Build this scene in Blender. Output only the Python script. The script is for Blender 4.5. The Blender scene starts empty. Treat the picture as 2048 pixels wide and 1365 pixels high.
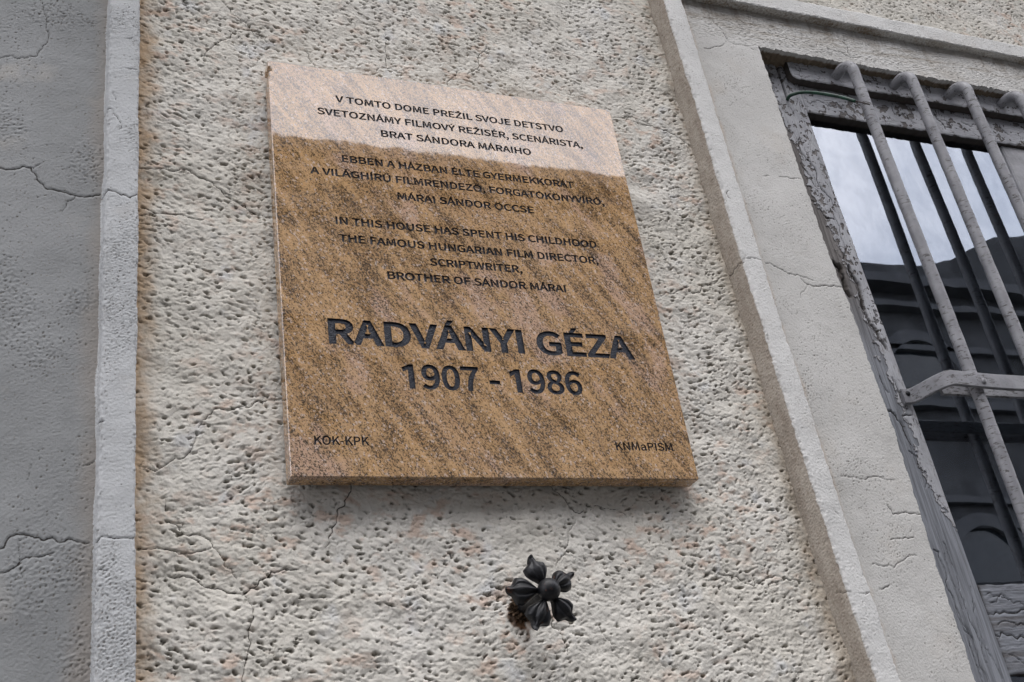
import bpy, math, random
import numpy as np
from mathutils import Vector, Matrix

# ------------------------------------------------------------------ camera, world, sun, exposure
scene = bpy.context.scene
COL = scene.collection
cam_data = bpy.data.cameras.new("camera")
cam_data.sensor_width = 36.0
cam_data.lens = 39.53
cam_data.clip_start = 0.05
cam_data.clip_end = 3000.0
cam = bpy.data.objects.new("camera", cam_data)
CR = Vector((0.9245493, -0.3524771, -0.14480498))
CU = Vector((-0.05256148, -0.4943314, 0.86768298))
CF = Vector((0.37742003, 0.79460453, 0.47556047))
m = Matrix((CR, CU, -CF)).transposed().to_4x4()
m.translation = Vector((-0.48956288, -1.12572737, 1.6259726))
cam.matrix_world = m
COL.objects.link(cam)
scene.camera = cam

SUN_EL, SUN_AZ = math.radians(64), math.radians(188)      # azimuth: where the light comes from, from +y clockwise
world = bpy.data.worlds.new("World")
scene.world = world
world.use_nodes = True
wt = world.node_tree
for n in list(wt.nodes):
    wt.nodes.remove(n)
w_out = wt.nodes.new("ShaderNodeOutputWorld")
w_bg = wt.nodes.new("ShaderNodeBackground")
w_sky = wt.nodes.new("ShaderNodeTexSky")
w_sky.sky_type = 'NISHITA'
w_sky.sun_disc = False
w_sky.sun_elevation = SUN_EL
w_sky.sun_rotation = SUN_AZ
w_sky.dust_density = 3.0
w_co = wt.nodes.new("ShaderNodeTexCoord")
w_no = wt.nodes.new("ShaderNodeTexNoise")
w_no.inputs['Scale'].default_value = 3.2
w_no.inputs['Detail'].default_value = 6
w_no.inputs['Roughness'].default_value = 0.55
w_cr = wt.nodes.new("ShaderNodeValToRGB")
w_cr.color_ramp.elements[0].position = 0.32
w_cr.color_ramp.elements[0].color = (6.8, 7.2, 8.4, 1)
w_cr.color_ramp.elements[1].position = 0.68
w_cr.color_ramp.elements[1].color = (13.2, 12.7, 13.0, 1)
w_mix = wt.nodes.new("ShaderNodeMix")
w_mix.data_type = 'RGBA'
w_mix.inputs[0].default_value = 0.93
wt.links.new(w_co.outputs['Generated'], w_no.inputs['Vector'])
wt.links.new(w_no.outputs['Fac'], w_cr.inputs['Fac'])
wt.links.new(w_sky.outputs['Color'], w_mix.inputs[6])
wt.links.new(w_cr.outputs['Color'], w_mix.inputs[7])
wt.links.new(w_mix.outputs[2], w_bg.inputs['Color'])
w_bg.inputs['Strength'].default_value = 0.1
wt.links.new(w_bg.outputs['Background'], w_out.inputs['Surface'])

sun_data = bpy.data.lights.new("sun", 'SUN')
sun_data.energy = 0.5
sun_data.angle = math.radians(30)
sun_data.color = (1.0, 0.98, 0.955)
sun = bpy.data.objects.new("sun", sun_data)
sd = Vector((math.sin(SUN_AZ) * math.cos(SUN_EL), math.cos(SUN_AZ) * math.cos(SUN_EL), math.sin(SUN_EL)))
sun.rotation_euler = sd.to_track_quat('Z', 'Y').to_euler()
sun.location = (0, -4, 9)
COL.objects.link(sun)

scene.view_settings.view_transform = 'Standard'
scene.view_settings.look = 'None'
scene.view_settings.gamma = 1.0
scene.view_settings.use_curve_mapping = False
scene.view_settings.exposure = 1.45
scene.render.engine = 'CYCLES'
scene.cycles.max_bounces = 7
scene.cycles.diffuse_bounces = 3
scene.cycles.glossy_bounces = 4
scene.cycles.transparent_max_bounces = 12

random.seed(7)

# ------------------------------------------------------------------ helpers
def link(o, parent=None):
    COL.objects.link(o)
    if parent is not None:
        o.parent = parent
    return o

def tag(o, label=None, cat=None, group=None, kind=None):
    if label: o['label'] = label
    if cat: o['category'] = cat
    if group: o['group'] = group
    if kind: o['kind'] = kind
    return o

def empty(name, loc=(0, 0, 0)):
    o = bpy.data.objects.new(name, None)
    o.empty_display_size = 0.05
    o.location = loc
    return link(o)

def mesh_arrays(name, co, loops, starts, mat, parent=None, smooth=True, loc=None, attrs=None):
    """fast mesh from numpy arrays"""
    co = np.ascontiguousarray(co, dtype=np.float32)
    me = bpy.data.meshes.new(name)
    me.vertices.add(len(co))
    me.vertices.foreach_set('co', co.ravel())
    loops = np.asarray(loops, dtype=np.int32)
    starts = np.asarray(starts, dtype=np.int32)
    me.loops.add(len(loops))
    me.loops.foreach_set('vertex_index', loops)
    me.polygons.add(len(starts))
    me.polygons.foreach_set('loop_start', starts)
    me.polygons.foreach_set('use_smooth', np.full(len(starts), smooth, dtype=bool))
    for k, v in (attrs or {}).items():
        a = me.attributes.new(k, 'FLOAT', 'POINT')
        a.data.foreach_set('value', np.ascontiguousarray(v, dtype=np.float32).ravel())
    me.update(calc_edges=True)
    me.validate()
    me.materials.append(mat)
    o = bpy.data.objects.new(name, me)
    if loc is not None: o.location = loc
    return link(o, parent)

class MB:
    """collects simple polygons into one mesh"""
    def __init__(s): s.v = []; s.f = []
    def add(s, vs, fs):
        b = len(s.v); s.v += [tuple(p) for p in vs]; s.f += [tuple(i + b for i in f) for f in fs]; return s
    def box(s, x0, x1, y0, y1, z0, z1, bev=0.0):
        if bev <= 0:
            vs = [(x, y, z) for x in (x0, x1) for y in (y0, y1) for z in (z0, z1)]
            fs = [(0, 1, 3, 2), (4, 6, 7, 5), (0, 4, 5, 1), (2, 3, 7, 6), (0, 2, 6, 4), (1, 5, 7, 3)]
            return s.add(vs, fs)
        b = bev
        vs = []; idx = {}
        for ix, x in enumerate((x0, x1)):
            for iy, y in enumerate((y0, y1)):
                for iz, z in enumerate((z0, z1)):
                    sx, sy, sz = (1 - 2 * ix) * b, (1 - 2 * iy) * b, (1 - 2 * iz) * b
                    for k, p in enumerate(((x, y + sy, z + sz), (x + sx, y, z + sz), (x + sx, y + sy, z))):
                        idx[(ix, iy, iz, k)] = len(vs); vs.append(p)
        I = lambda a, b_, c, k: idx[(a, b_, c, k)]
        fs = []
        for a in (0, 1):
            q = [I(a, 0, 0, 0), I(a, 1, 0, 0), I(a, 1, 1, 0), I(a, 0, 1, 0)]; fs.append(q if a else q[::-1])
            q = [I(0, a, 0, 1), I(0, a, 1, 1), I(1, a, 1, 1), I(1, a, 0, 1)]; fs.append(q if a else q[::-1])
            q = [I(0, 0, a, 2), I(1, 0, a, 2), I(1, 1, a, 2), I(0, 1, a, 2)]; fs.append(q if a else q[::-1])
        for a in (0, 1):
            for c in (0, 1):
                q = [I(a, c, 0, 0), I(a, c, 1, 0), I(a, c, 1, 1), I(a, c, 0, 1)]; fs.append(q if (a == c) else q[::-1])
                q = [I(a, 0, c, 2), I(a, 1, c, 2), I(a, 1, c, 0), I(a, 0, c, 0)]; fs.append(q if (a == c) else q[::-1])
                q = [I(0, a, c, 1), I(1, a, c, 1), I(1, a, c, 2), I(0, a, c, 2)]; fs.append(q if (a == c) else q[::-1])
        for a in (0, 1):
            for c in (0, 1):
                for d in (0, 1):
                    q = [I(a, c, d, 0), I(a, c, d, 1), I(a, c, d, 2)]; fs.append(q if (a + c + d) % 2 else q[::-1])
        return s.add(vs, fs)
    def tube(s, pts, r, n=16, caps=True):
        """round tube along points; r a number or one per point"""
        pts = [Vector(p) for p in pts]
        rs = r if hasattr(r, '__len__') else [r] * len(pts)
        base = len(s.v)
        t0 = (pts[1] - pts[0]).normalized()
        ref = Vector((0, 0, 1)) if abs(t0.z) < 0.9 else Vector((1, 0, 0))
        nrm = t0.cross(ref).normalized()
        for i, p in enumerate(pts):
            a = pts[max(i - 1, 0)]; c = pts[min(i + 1, len(pts) - 1)]
            t = (c - a).normalized()
            nrm = (nrm - t * nrm.dot(t)).normalized()
            bn = t.cross(nrm)
            for k in range(n):
                an = 2 * math.pi * k / n
                s.v.append(tuple(p + (nrm * math.cos(an) + bn * math.sin(an)) * rs[i]))
        for i in range(len(pts) - 1):
            for k in range(n):
                k2 = (k + 1) % n
                s.f.append((base + i * n + k, base + i * n + k2, base + (i + 1) * n + k2, base + (i + 1) * n + k))
        if caps:
            s.f.append(tuple(base + k for k in range(n))[::-1])
            e = base + (len(pts) - 1) * n
            s.f.append(tuple(e + k for k in range(n)))
        return s
    def ball(s, c, r, nu=20, nv=12, sc=(1, 1, 1)):
        base = len(s.v); c = Vector(c)
        s.v.append(tuple(c + Vector((0, 0, r * sc[2]))))
        for i in range(1, nv):
            th = math.pi * i / nv
            for k in range(nu):
                ph = 2 * math.pi * k / nu
                s.v.append((c.x + r * sc[0] * math.sin(th) * math.cos(ph), c.y + r * sc[1] * math.sin(th) * math.sin(ph), c.z + r * sc[2] * math.cos(th)))
        s.v.append(tuple(c - Vector((0, 0, r * sc[2]))))
        last = len(s.v) - 1
        for k in range(nu): s.f.append((base, base + 1 + k, base + 1 + (k + 1) % nu))
        for i in range(nv - 2):
            for k in range(nu):
                a = base + 1 + i * nu; s.f.append((a + k, a + nu + k, a + nu + (k + 1) % nu, a + (k + 1) % nu))
        a = base + 1 + (nv - 2) * nu
        for k in range(nu): s.f.append((a + k, last, a + (k + 1) % nu))
        return s
    def prism(s, poly, axis, a, b):
        """closed polygon (u,v) extruded along axis 'x' (u=y,v=z) / 'z' (u=x,v=y) / 'y' (u=x,v=z)"""
        P = {'x': lambda u, v, w: (w, u, v), 'y': lambda u, v, w: (u, w, v), 'z': lambda u, v, w: (u, v, w)}[axis]
        n = len(poly)
        vs = [P(u, v, a) for u, v in poly] + [P(u, v, b) for u, v in poly]
        fs = [tuple(range(n)), tuple(range(2 * n - 1, n - 1, -1))] + [(i, n + i, n + (i + 1) % n, (i + 1) % n) for i in range(n)]
        return s.add(vs, fs)
    def build(s, name, mat, parent=None, smooth=False, loc=None):
        me = bpy.data.meshes.new(name)
        me.from_pydata(s.v, [], s.f)
        import bmesh
        bm = bmesh.new(); bm.from_mesh(me)
        bmesh.ops.recalc_face_normals(bm, faces=bm.faces)
        bm.to_mesh(me); bm.free()
        if smooth:
            me.polygons.foreach_set('use_smooth', [True] * len(me.polygons))
        me.materials.append(mat)
        o = bpy.data.objects.new(name, me)
        if loc is not None: o.location = loc
        return link(o, parent)

def auto_smooth(o, deg=35):
    me = o.data
    me.polygons.foreach_set('use_smooth', [True] * len(me.polygons))
    me.set_sharp_from_angle(angle=math.radians(deg))

# ---- noise fields made in the frequency domain (nx columns along x, nz rows along z)
def field(nx, nz, step, seed, wl, kind='band', bw=0.35, stretch=1.0, angle=0.0):
    rng = np.random.default_rng(seed)
    PX, PZ = nx + 64, nz + 64
    g = np.fft.rfft2(rng.standard_normal((PZ, PX)))
    fx = np.fft.rfftfreq(PX, step)[None, :]
    fz = np.fft.fftfreq(PZ, step)[:, None]
    a = math.radians(angle)
    u = fx * math.cos(a) + fz * math.sin(a)
    v = -fx * math.sin(a) + fz * math.cos(a)
    k = np.sqrt((u * stretch) ** 2 + v ** 2)
    k0 = 1.0 / wl
    if kind == 'band':
        H = np.exp(-((k / k0 - 1.0) ** 2) / (2 * bw * bw))
    else:
        H = np.exp(-(k / k0) ** 2)
    r = np.fft.irfft2(g * H, s=(PZ, PX))[:nz, :nx]
    return (r - r.mean()) / (r.std() + 1e-9)

def sstep(a, b, x):
    t = np.clip((x - a) / (b - a), 0, 1)
    return t * t * (3 - 2 * t)

def jitter_line(pts, rng, amp=0.10, levels=3):
    pts = [np.array(p, float) for p in pts]
    for _ in range(levels):
        out = [pts[0]]
        for a, b in zip(pts[:-1], pts[1:]):
            d = b - a; n = np.array([-d[1], d[0]])
            out += [(a + b) / 2 + n * rng.normal(0, amp), b]
        pts = out
    return pts

def crack_field(X, Z, lines, seed=3, far=0.006, amp=0.10):
    """distance (m) to the nearest crack, wider cracks reading as nearer; X, Z regular grids"""
    rng = np.random.default_rng(seed)
    D = np.full(X.shape, far)
    xs, zs = X[0], Z[:, 0]
    for w, pts in lines:
        q = jitter_line(pts, rng, amp)
        n = len(q) - 1
        for i, (a, b) in enumerate(zip(q[:-1], q[1:])):
            f = w * (0.55 + 0.45 * math.sin(math.pi * min(1, (i + 2) / (n + 3))) ** 0.5)
            R = far * w
            i0, i1 = np.searchsorted(xs, [min(a[0], b[0]) - R, max(a[0], b[0]) + R])
            j0, j1 = np.searchsorted(zs, [min(a[1], b[1]) - R, max(a[1], b[1]) + R])
            if i1 <= i0 or j1 <= j0: continue
            px, pz = X[j0:j1, i0:i1] - a[0], Z[j0:j1, i0:i1] - a[1]
            dx, dz = b[0] - a[0], b[1] - a[1]
            t = np.clip((px * dx + pz * dz) / (dx * dx + dz * dz + 1e-12), 0, 1)
            d = np.hypot(px - t * dx, pz - t * dz) / f
            D[j0:j1, i0:i1] = np.minimum(D[j0:j1, i0:i1], d)
    return D

def grid_faces(nx, nz, keep=None):
    i = np.arange((nz - 1) * (nx - 1))
    r, c = i // (nx - 1), i % (nx - 1)
    a = r * nx + c
    q = np.stack([a, a + 1, a + nx + 1, a + nx], 1)
    if keep is not None: q = q[keep.ravel()]
    return q

def regular(x0, x1, z0, z1, step):
    nx, nz = int(round((x1 - x0) / step)) + 1, int(round((z1 - z0) / step)) + 1
    return np.meshgrid(np.linspace(x0, x1, nx), np.linspace(z0, z1, nz))

def relief(name, X, Z, Y, mat, parent, attrs=None, back=None, keep=None):
    """a sheet y = Y(x,z) facing -y; with back given it becomes a solid board"""
    nz, nx = X.shape
    co = np.stack([X.ravel(), Y.ravel(), Z.ravel()], 1)
    q = grid_faces(nx, nz, keep)
    at = {k: v.ravel() for k, v in (attrs or {}).items()}
    if back is not None:
        ring = np.concatenate([np.arange(nx), np.arange(1, nz) * nx + nx - 1,
                               (nz - 1) * nx + np.arange(nx - 2, -1, -1), np.arange(nz - 2, 0, -1) * nx])
        b = co[ring].copy(); b[:, 1] = back
        n0 = len(co); m_ = len(ring)
        # the rim gets its own copy of the border so that the edge stays crisp
        rim = co[ring].copy()
        co = np.concatenate([co, rim, b])
        k = np.arange(m_); k2 = (k + 1) % m_
        s = np.stack([n0 + k, n0 + m_ + k, n0 + m_ + k2, n0 + k2], 1)
        q = np.concatenate([q, s])
        rimv = {'paint': .55, 'dirt_shade': .45, 'crk': .006}  # board edges evenly darkened, shade of the undersides put into the colour
        at = {kk: np.concatenate([v, np.full(2 * m_, rimv.get(kk, 0.0))]) for kk, v in at.items()}
    return mesh_arrays(name, co, q.ravel(), np.arange(len(q)) * 4, mat, parent, attrs=at)

def sweep(name, prof, along, t0, t1, step, disp, mat, parent, attrs=None, crk=None, lean=None):
    """profile [(x or z, y), ...] swept along z ('z') or x ('x') and pushed out by disp(S, T)"""
    P = np.array(prof, float)
    seg = np.hypot(*np.diff(P, axis=0).T)
    L = np.concatenate([[0], np.cumsum(seg)])
    n = int(L[-1] / step) + 1
    s = np.linspace(0, L[-1], n)
    px, py = np.interp(s, L, P[:, 0]), np.interp(s, L, P[:, 1])
    tx, ty = np.gradient(px), np.gradient(py)
    ker = np.ones(3) / 3
    tx = np.convolve(np.pad(tx, 1, 'edge'), ker, 'valid'); ty = np.convolve(np.pad(ty, 1, 'edge'), ker, 'valid')
    ln = np.hypot(tx, ty); nxn, nyn = ty / ln, -tx / ln
    nt = int((t1 - t0) / step) + 1
    t = np.linspace(t0, t1, nt)
    S, T = np.meshgrid(s, t)
    PX = np.broadcast_to(px, S.shape); PY = np.broadcast_to(py, S.shape)
    h, at = disp(S, T, PX, PY)
    A = PX + nxn * h; B = PY + nyn * h
    if lean is not None: A = A + lean(t)[:, None]
    if along == 'z':
        co = np.stack([A.ravel(), B.ravel(), T.ravel()], 1)
    else:
        co = np.stack([T.ravel(), B.ravel(), A.ravel()], 1)
    q = grid_faces(n, nt)
    return mesh_arrays(name, co, q.ravel(), np.arange(len(q)) * 4, mat, parent, attrs={k: v.ravel() for k, v in at.items()})

# ------------------------------------------------------------------ node helpers
class NT:
    def __init__(s, name):
        s.m = bpy.data.materials.new(name); s.m.use_nodes = True
        s.t = s.m.node_tree
        for n in list(s.t.nodes): s.t.nodes.remove(n)
        s.out = s.t.nodes.new('ShaderNodeOutputMaterial')
        s.b = s.t.nodes.new('ShaderNodeBsdfPrincipled')
        s.t.links.new(s.b.outputs[0], s.out.inputs[0])
        s.co = s.t.nodes.new('ShaderNodeTexCoord').outputs['Object']
    def n(s, t, **kw):
        nd = s.t.nodes.new(t)
        for k, v in kw.items(): setattr(nd, k, v)
        return nd
    def l(s, a, b): s.t.links.new(a, b)
    def put(s, sock, v):
        if isinstance(v, bpy.types.NodeSocket): s.l(v, sock)
        elif isinstance(v, (tuple, list)) and len(v) == 3 and sock.type == 'RGBA': sock.default_value = (*v, 1)
        else: sock.default_value = v
    def map(s, vec=None, scale=(1, 1, 1), rot=(0, 0, 0), loc=(0, 0, 0)):
        nd = s.n('ShaderNodeMapping'); s.l(vec or s.co, nd.inputs[0])
        nd.inputs['Scale'].default_value = scale; nd.inputs['Rotation'].default_value = rot; nd.inputs['Location'].default_value = loc
        return nd.outputs[0]
    def noise(s, scale, detail=3, rough=0.55, vec=None, dist=0.0):
        nd = s.n('ShaderNodeTexNoise'); s.l(vec or s.co, nd.inputs['Vector'])
        nd.inputs['Scale'].default_value = scale; nd.inputs['Detail'].default_value = detail
        nd.inputs['Roughness'].default_value = rough; nd.inputs['Distortion'].default_value = dist
        return nd.outputs['Fac']
    def voro(s, scale, feature='F1', vec=None, out='Distance', rnd=1.0):
        nd = s.n('ShaderNodeTexVoronoi', feature=feature); s.l(vec or s.co, nd.inputs['Vector'])
        nd.inputs['Scale'].default_value = scale; nd.inputs['Randomness'].default_value = rnd
        return nd.outputs[out]
    def rng(s, v, a, b, c=0.0, d=1.0, smooth=True):
        nd = s.n('ShaderNodeMapRange'); nd.interpolation_type = 'SMOOTHSTEP' if smooth else 'LINEAR'
        s.l(v, nd.inputs['Value'])
        for i, x in zip((1, 2, 3, 4), (a, b, c, d)): nd.inputs[i].default_value = x
        return nd.outputs[0]
    def mix(s, f, a, b, mode='MIX'):
        nd = s.n('ShaderNodeMix', data_type='RGBA', blend_type=mode)
        s.put(nd.inputs[0], f); s.put(nd.inputs[6], a); s.put(nd.inputs[7], b)
        return nd.outputs[2]
    def mth(s, op, a, b=0.0):
        nd = s.n('ShaderNodeMath', operation=op); s.put(nd.inputs[0], a); s.put(nd.inputs[1], b)
        return nd.outputs[0]
    def attr(s, name):
        nd = s.n('ShaderNodeAttribute'); nd.attribute_name = name; return nd.outputs['Fac']
    def xyz(s):
        nd = s.n('ShaderNodeSeparateXYZ'); s.l(s.co, nd.inputs[0]); return nd.outputs
    def bump(s, h, strength=0.3, dist=0.001, prev=None):
        nd = s.n('ShaderNodeBump'); nd.inputs['Strength'].default_value = strength; nd.inputs['Distance'].default_value = dist
        s.l(h, nd.inputs['Height'])
        if prev: s.l(prev, nd.inputs['Normal'])
        return nd.outputs[0]
    def fin(s, color=None, rough=None, normal=None, spec=None, metal=None):
        if color is not None: s.put(s.b.inputs['Base Color'], color)
        if rough is not None: s.put(s.b.inputs['Roughness'], rough)
        if normal is not None: s.l(normal, s.b.inputs['Normal'])
        if spec is not None: s.b.inputs['Specular IOR Level'].default_value = spec
        if metal is not None: s.b.inputs['Metallic'].default_value = metal
        return s.m

# ------------------------------------------------------------------ materials
def crack_mask(k, lo=0.00035, hi=0.00095):
    wob = k.mth('MULTIPLY', k.noise(260, 2), 0.0007)
    d = k.mth('ADD', k.attr('crk'), k.mth('SUBTRACT', wob, 0.00035))
    return k.rng(d, lo, hi, 1.0, 0.0)

def mat_stucco():
    k = NT('rough_stucco'); x = k.xyz()
    big = k.noise(5.5, 4)
    col = k.mix(k.rng(big, 0.35, 0.7), (0.62, 0.59, 0.52), (0.69, 0.665, 0.605))
    peach = k.rng(k.noise(34, 3, 0.6, k.map(scale=(1, 1, 1.5))), 0.50, 0.64)
    peach2 = k.mth('MULTIPLY', peach, k.rng(k.noise(7, 3), 0.38, 0.62))
    col = k.mix(k.mth('MULTIPLY', peach2, 0.85), col, (0.58, 0.445, 0.355))
    blu = k.rng(k.noise(21, 3), 0.58, 0.72)
    col = k.mix(k.mth('MULTIPLY', blu, 0.4), col, (0.60, 0.63, 0.66))
    # rusty wash where rain runs down beside the mouldings
    e1 = k.rng(k.mth('ADD', x[0], k.mth('MULTIPLY', k.noise(26, 4, 0.65), 0.060)), -0.380, -0.345, 1, 0)
    e2 = k.rng(k.mth('ADD', x[0], k.mth('MULTIPLY', k.noise(30, 4, 0.65), -0.055)), 0.352, 0.383, 0, 1)
    e2 = k.mth('MULTIPLY', e2, k.rng(x[2], 2.985, 3.0, 1, 0))
    col = k.mix(k.mth('MULTIPLY', e1, 0.85), col, (0.45, 0.305, 0.175))
    col = k.mix(k.mth('MULTIPLY', e2, 0.60), col, (0.40, 0.325, 0.235))
    grime = k.mth('MULTIPLY', k.rng(k.noise(120, 3, 0.6), 0.5, 0.75), 0.18)
    col = k.mix(grime, col, (0.36, 0.33, 0.27))
    d = k.attr('dirt_shade')
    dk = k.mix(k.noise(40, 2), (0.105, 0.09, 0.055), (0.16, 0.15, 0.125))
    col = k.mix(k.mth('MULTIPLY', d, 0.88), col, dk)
    col = k.mix(k.attr('rust'), col, (0.12, 0.065, 0.035))
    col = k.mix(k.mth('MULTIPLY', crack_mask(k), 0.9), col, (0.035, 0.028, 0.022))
    h = k.mth('ADD', k.noise(420, 4, 0.6), k.mth('MULTIPLY', k.noise(170, 3), 1.2))
    return k.fin(col, 0.93, k.bump(h, 0.6, 0.0009), 0.2)

def mat_render(name, base, base2, dirt_shade=(0.15, 0.125, 0.10), kind='panel'):
    """smooth painted plaster with pinholes"""
    k = NT(name); x = list(k.xyz())
    if kind in ('surround', 'moulding'):             # follow the lean of the trim
        q = k.mth('MAXIMUM', k.mth('SUBTRACT', 2.65, x[2]), 0.0)
        x[0] = k.mth('SUBTRACT', x[0], k.mth('MULTIPLY', k.mth('MULTIPLY', q, q), 0.030))
    col = k.mix(k.rng(k.noise(6, 4), 0.3, 0.7), base, base2)
    col = k.mix(k.mth('MULTIPLY', k.rng(k.noise(22, 4, 0.6), 0.52, 0.75), 0.35), col, tuple(c * 0.8 for c in base))
    warm = k.rng(k.noise(11, 4), 0.55, 0.75)
    col = k.mix(k.mth('MULTIPLY', warm, 0.35), col, (0.58, 0.53, 0.46))
    if kind == 'panel':
        st = k.rng(k.mth('ADD', x[0], k.mth('MULTIPLY', k.noise(18, 4, 0.6), 0.035)), -0.452, -0.425, 0, 1)
        col = k.mix(k.mth('MULTIPLY', st, 0.55), col, (0.33, 0.29, 0.25))
    if kind == 'surround':
        st = k.rng(k.mth('ADD', x[0], k.mth('MULTIPLY', k.noise(30, 4, 0.6), 0.022)), 0.449, 0.462, 1, 0)
        col = k.mix(k.mth('MULTIPLY', st, 0.50), col, (0.50, 0.37, 0.26))
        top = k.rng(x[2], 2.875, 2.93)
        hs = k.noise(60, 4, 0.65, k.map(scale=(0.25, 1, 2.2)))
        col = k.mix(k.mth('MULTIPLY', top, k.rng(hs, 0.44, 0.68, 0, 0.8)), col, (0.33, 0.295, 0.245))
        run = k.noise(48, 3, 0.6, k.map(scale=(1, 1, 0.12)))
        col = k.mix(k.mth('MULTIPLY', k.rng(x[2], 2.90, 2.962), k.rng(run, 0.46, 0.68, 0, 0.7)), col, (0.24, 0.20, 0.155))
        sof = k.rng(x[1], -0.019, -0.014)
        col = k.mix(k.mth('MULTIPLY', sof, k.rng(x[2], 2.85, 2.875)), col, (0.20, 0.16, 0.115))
    if kind == 'moulding':
        # the side that faces the stucco was never painted
        up = k.mth('MULTIPLY', k.rng(x[0], 0.38, 0.39), k.rng(x[2], 2.955, 2.958, 1, 0))
        edge = k.mth('ADD', x[1], k.mth('MULTIPLY', k.mth('SUBTRACT', k.noise(70, 5, 0.7), 0.5), 0.010))
        raw = k.mth('MULTIPLY', k.rng(edge, -0.0365, -0.0345), k.rng(x[0], 0.412, 0.414, 1, 0))
        raw = k.mth('MULTIPLY', raw, k.rng(x[0], 0.38, 0.39))
        rc = k.mix(k.rng(k.noise(40, 5, 0.65, k.map(scale=(1, 1, 0.35))), 0.3, 0.7), (0.33, 0.285, 0.235), (0.45, 0.405, 0.345))
        rc = k.mix(k.rng(k.noise(210, 3), 0.58, 0.72, 0, 0.6), rc, (0.14, 0.105, 0.07))
        col = k.mix(raw, col, rc)
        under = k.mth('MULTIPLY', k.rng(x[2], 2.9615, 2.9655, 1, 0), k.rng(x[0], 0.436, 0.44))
        col = k.mix(under, col, (0.22, 0.175, 0.125))  # underside painted dark to deepen the shadow line below the head moulding
    sp = k.mth('MULTIPLY', k.rng(k.noise(430, 2, 0.5), 0.665, 0.72), k.rng(k.noise(13, 3), 0.40, 0.62, 0.15, 0.8))
    col = k.mix(sp, col, dirt_shade)
    col = k.mix(k.mth('MULTIPLY', k.attr('dirt_shade'), 0.8), col, dirt_shade)
    col = k.mix(k.mth('MULTIPLY', crack_mask(k), 0.92), col, (0.035, 0.030, 0.026))
    h = k.mth('ADD', k.noise(520, 3, 0.6), k.mth('MULTIPLY', k.noise(240, 3), 1.0))
    return k.fin(col, 0.9, k.bump(h, 0.6, 0.0008), 0.25)

def mat_underlay(name, c):
    k = NT(name)
    col = k.mix(k.rng(k.noise(5, 5), 0.3, 0.7), c, tuple(a * 0.82 for a in c))
    h = k.mth('ADD', k.noise(60, 4), k.noise(160, 3))
    return k.fin(col, 0.93, k.bump(h, 0.8, 0.004), 0.2)

def mat_granite():
    k = NT('polished_granite')
    ang = math.radians(-56)
    v = k.map(rot=(0, ang, 0))                       # local x now runs along the grain
    v2 = k.map(vec=v, scale=(0.20, 1, 1))
    v3 = k.map(vec=v, scale=(0.5, 1, 1))
    v4 = k.map(vec=v, scale=(0.66, 1, 1))
    s1 = k.noise(46, 5, 0.64, v2, 1.1)
    s2 = k.noise(95, 4, 0.6, v2, 0.4)
    band = k.mth('ADD', k.mth('MULTIPLY', s1, 0.5), k.mth('MULTIPLY', s2, 0.5))
    col = k.mix(k.rng(band, 0.33, 0.65), (0.30, 0.168, 0.068), (0.61, 0.375, 0.178))
    col = k.mix(k.rng(k.noise(9, 3, 0.5, v2), 0.56, 0.68, 0, 0.55), col, (0.54, 0.34, 0.21))
    pink = k.mth('MULTIPLY', k.rng(k.noise(19, 3, 0.5, v3), 0.57, 0.66), 0.55)
    col = k.mix(pink, col, (0.60, 0.41, 0.34))
    rust = k.rng(k.noise(28, 4, 0.6, v2), 0.60, 0.74, 0, 0.6)
    col = k.mix(rust, col, (0.24, 0.125, 0.045))
    g1 = k.voro(520, 'F1', v4, 'Color')
    sep = k.n('ShaderNodeSeparateColor'); k.l(g1, sep.inputs[0])
    col = k.mix(k.rng(sep.outputs[0], 0.0, 1.0, 0, 0.45, False), col, (0.62, 0.43, 0.25))
    col = k.mix(k.rng(sep.outputs[1], 0.75, 1.0, 0, 0.55, False), col, (0.22, 0.13, 0.06))
    col = k.mix(k.rng(sep.outputs[2], 0.88, 0.96, 0, 0.7), col, (0.68, 0.56, 0.48))
    dens = k.mth('MULTIPLY', k.mth('SUBTRACT', 0.50, band), 0.44)
    dsp = k.mth('ADD', k.noise(430, 4, 0.70, v4), dens)
    col = k.mix(k.rng(dsp, 0.525, 0.60, 0, 0.85), col, (0.055, 0.038, 0.024))
    dsp2 = k.mth('ADD', k.noise(640, 2, 0.6, v4), k.mth('MULTIPLY', dens, 0.9))
    col = k.mix(k.rng(dsp2, 0.54, 0.63, 0, 0.80), col, (0.055, 0.043, 0.033))
    spots = k.voro(75, 'F1', k.co)
    col = k.mix(k.mth('MULTIPLY', k.rng(spots, 0.10, 0.17, 1, 0), k.rng(k.noise(12, 2), 0.55, 0.65, 0, 0.8)), col, (0.12, 0.055, 0.018))
    r = k.rng(k.noise(330, 3), 0.3, 0.7, 0.015, 0.03)
    k.b.inputs['IOR'].default_value = 1.72
    return k.fin(col, r, k.bump(k.noise(22, 2), 0.03, 0.002), 0.75)

def mat_letter():
    k = NT('dark_letter_paint')
    h = k.mth('ADD', k.noise(420, 3, 0.6), k.noise(210, 2))
    col = k.mix(k.noise(200, 3), (0.008, 0.011, 0.020), (0.017, 0.022, 0.036))
    return k.fin(col, 0.5, k.bump(h, 0.8, 0.0012), 0.35)

def mat_iron_black():
    k = NT('black_painted_iron')
    col = k.mix(k.rng(k.noise(260, 4, 0.65), 0.45, 0.75), (0.0045, 0.005, 0.0065), (0.012, 0.013, 0.016))
    rust = k.mth('MULTIPLY', k.rng(k.noise(75, 4, 0.65), 0.63, 0.70), 0.7)
    col = k.mix(rust, col, (0.09, 0.035, 0.018))
    return k.fin(col, k.rng(k.noise(180, 3), 0.3, 0.7, 0.36, 0.56), k.bump(k.noise(420, 3), 0.25, 0.0006), 0.4)

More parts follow.
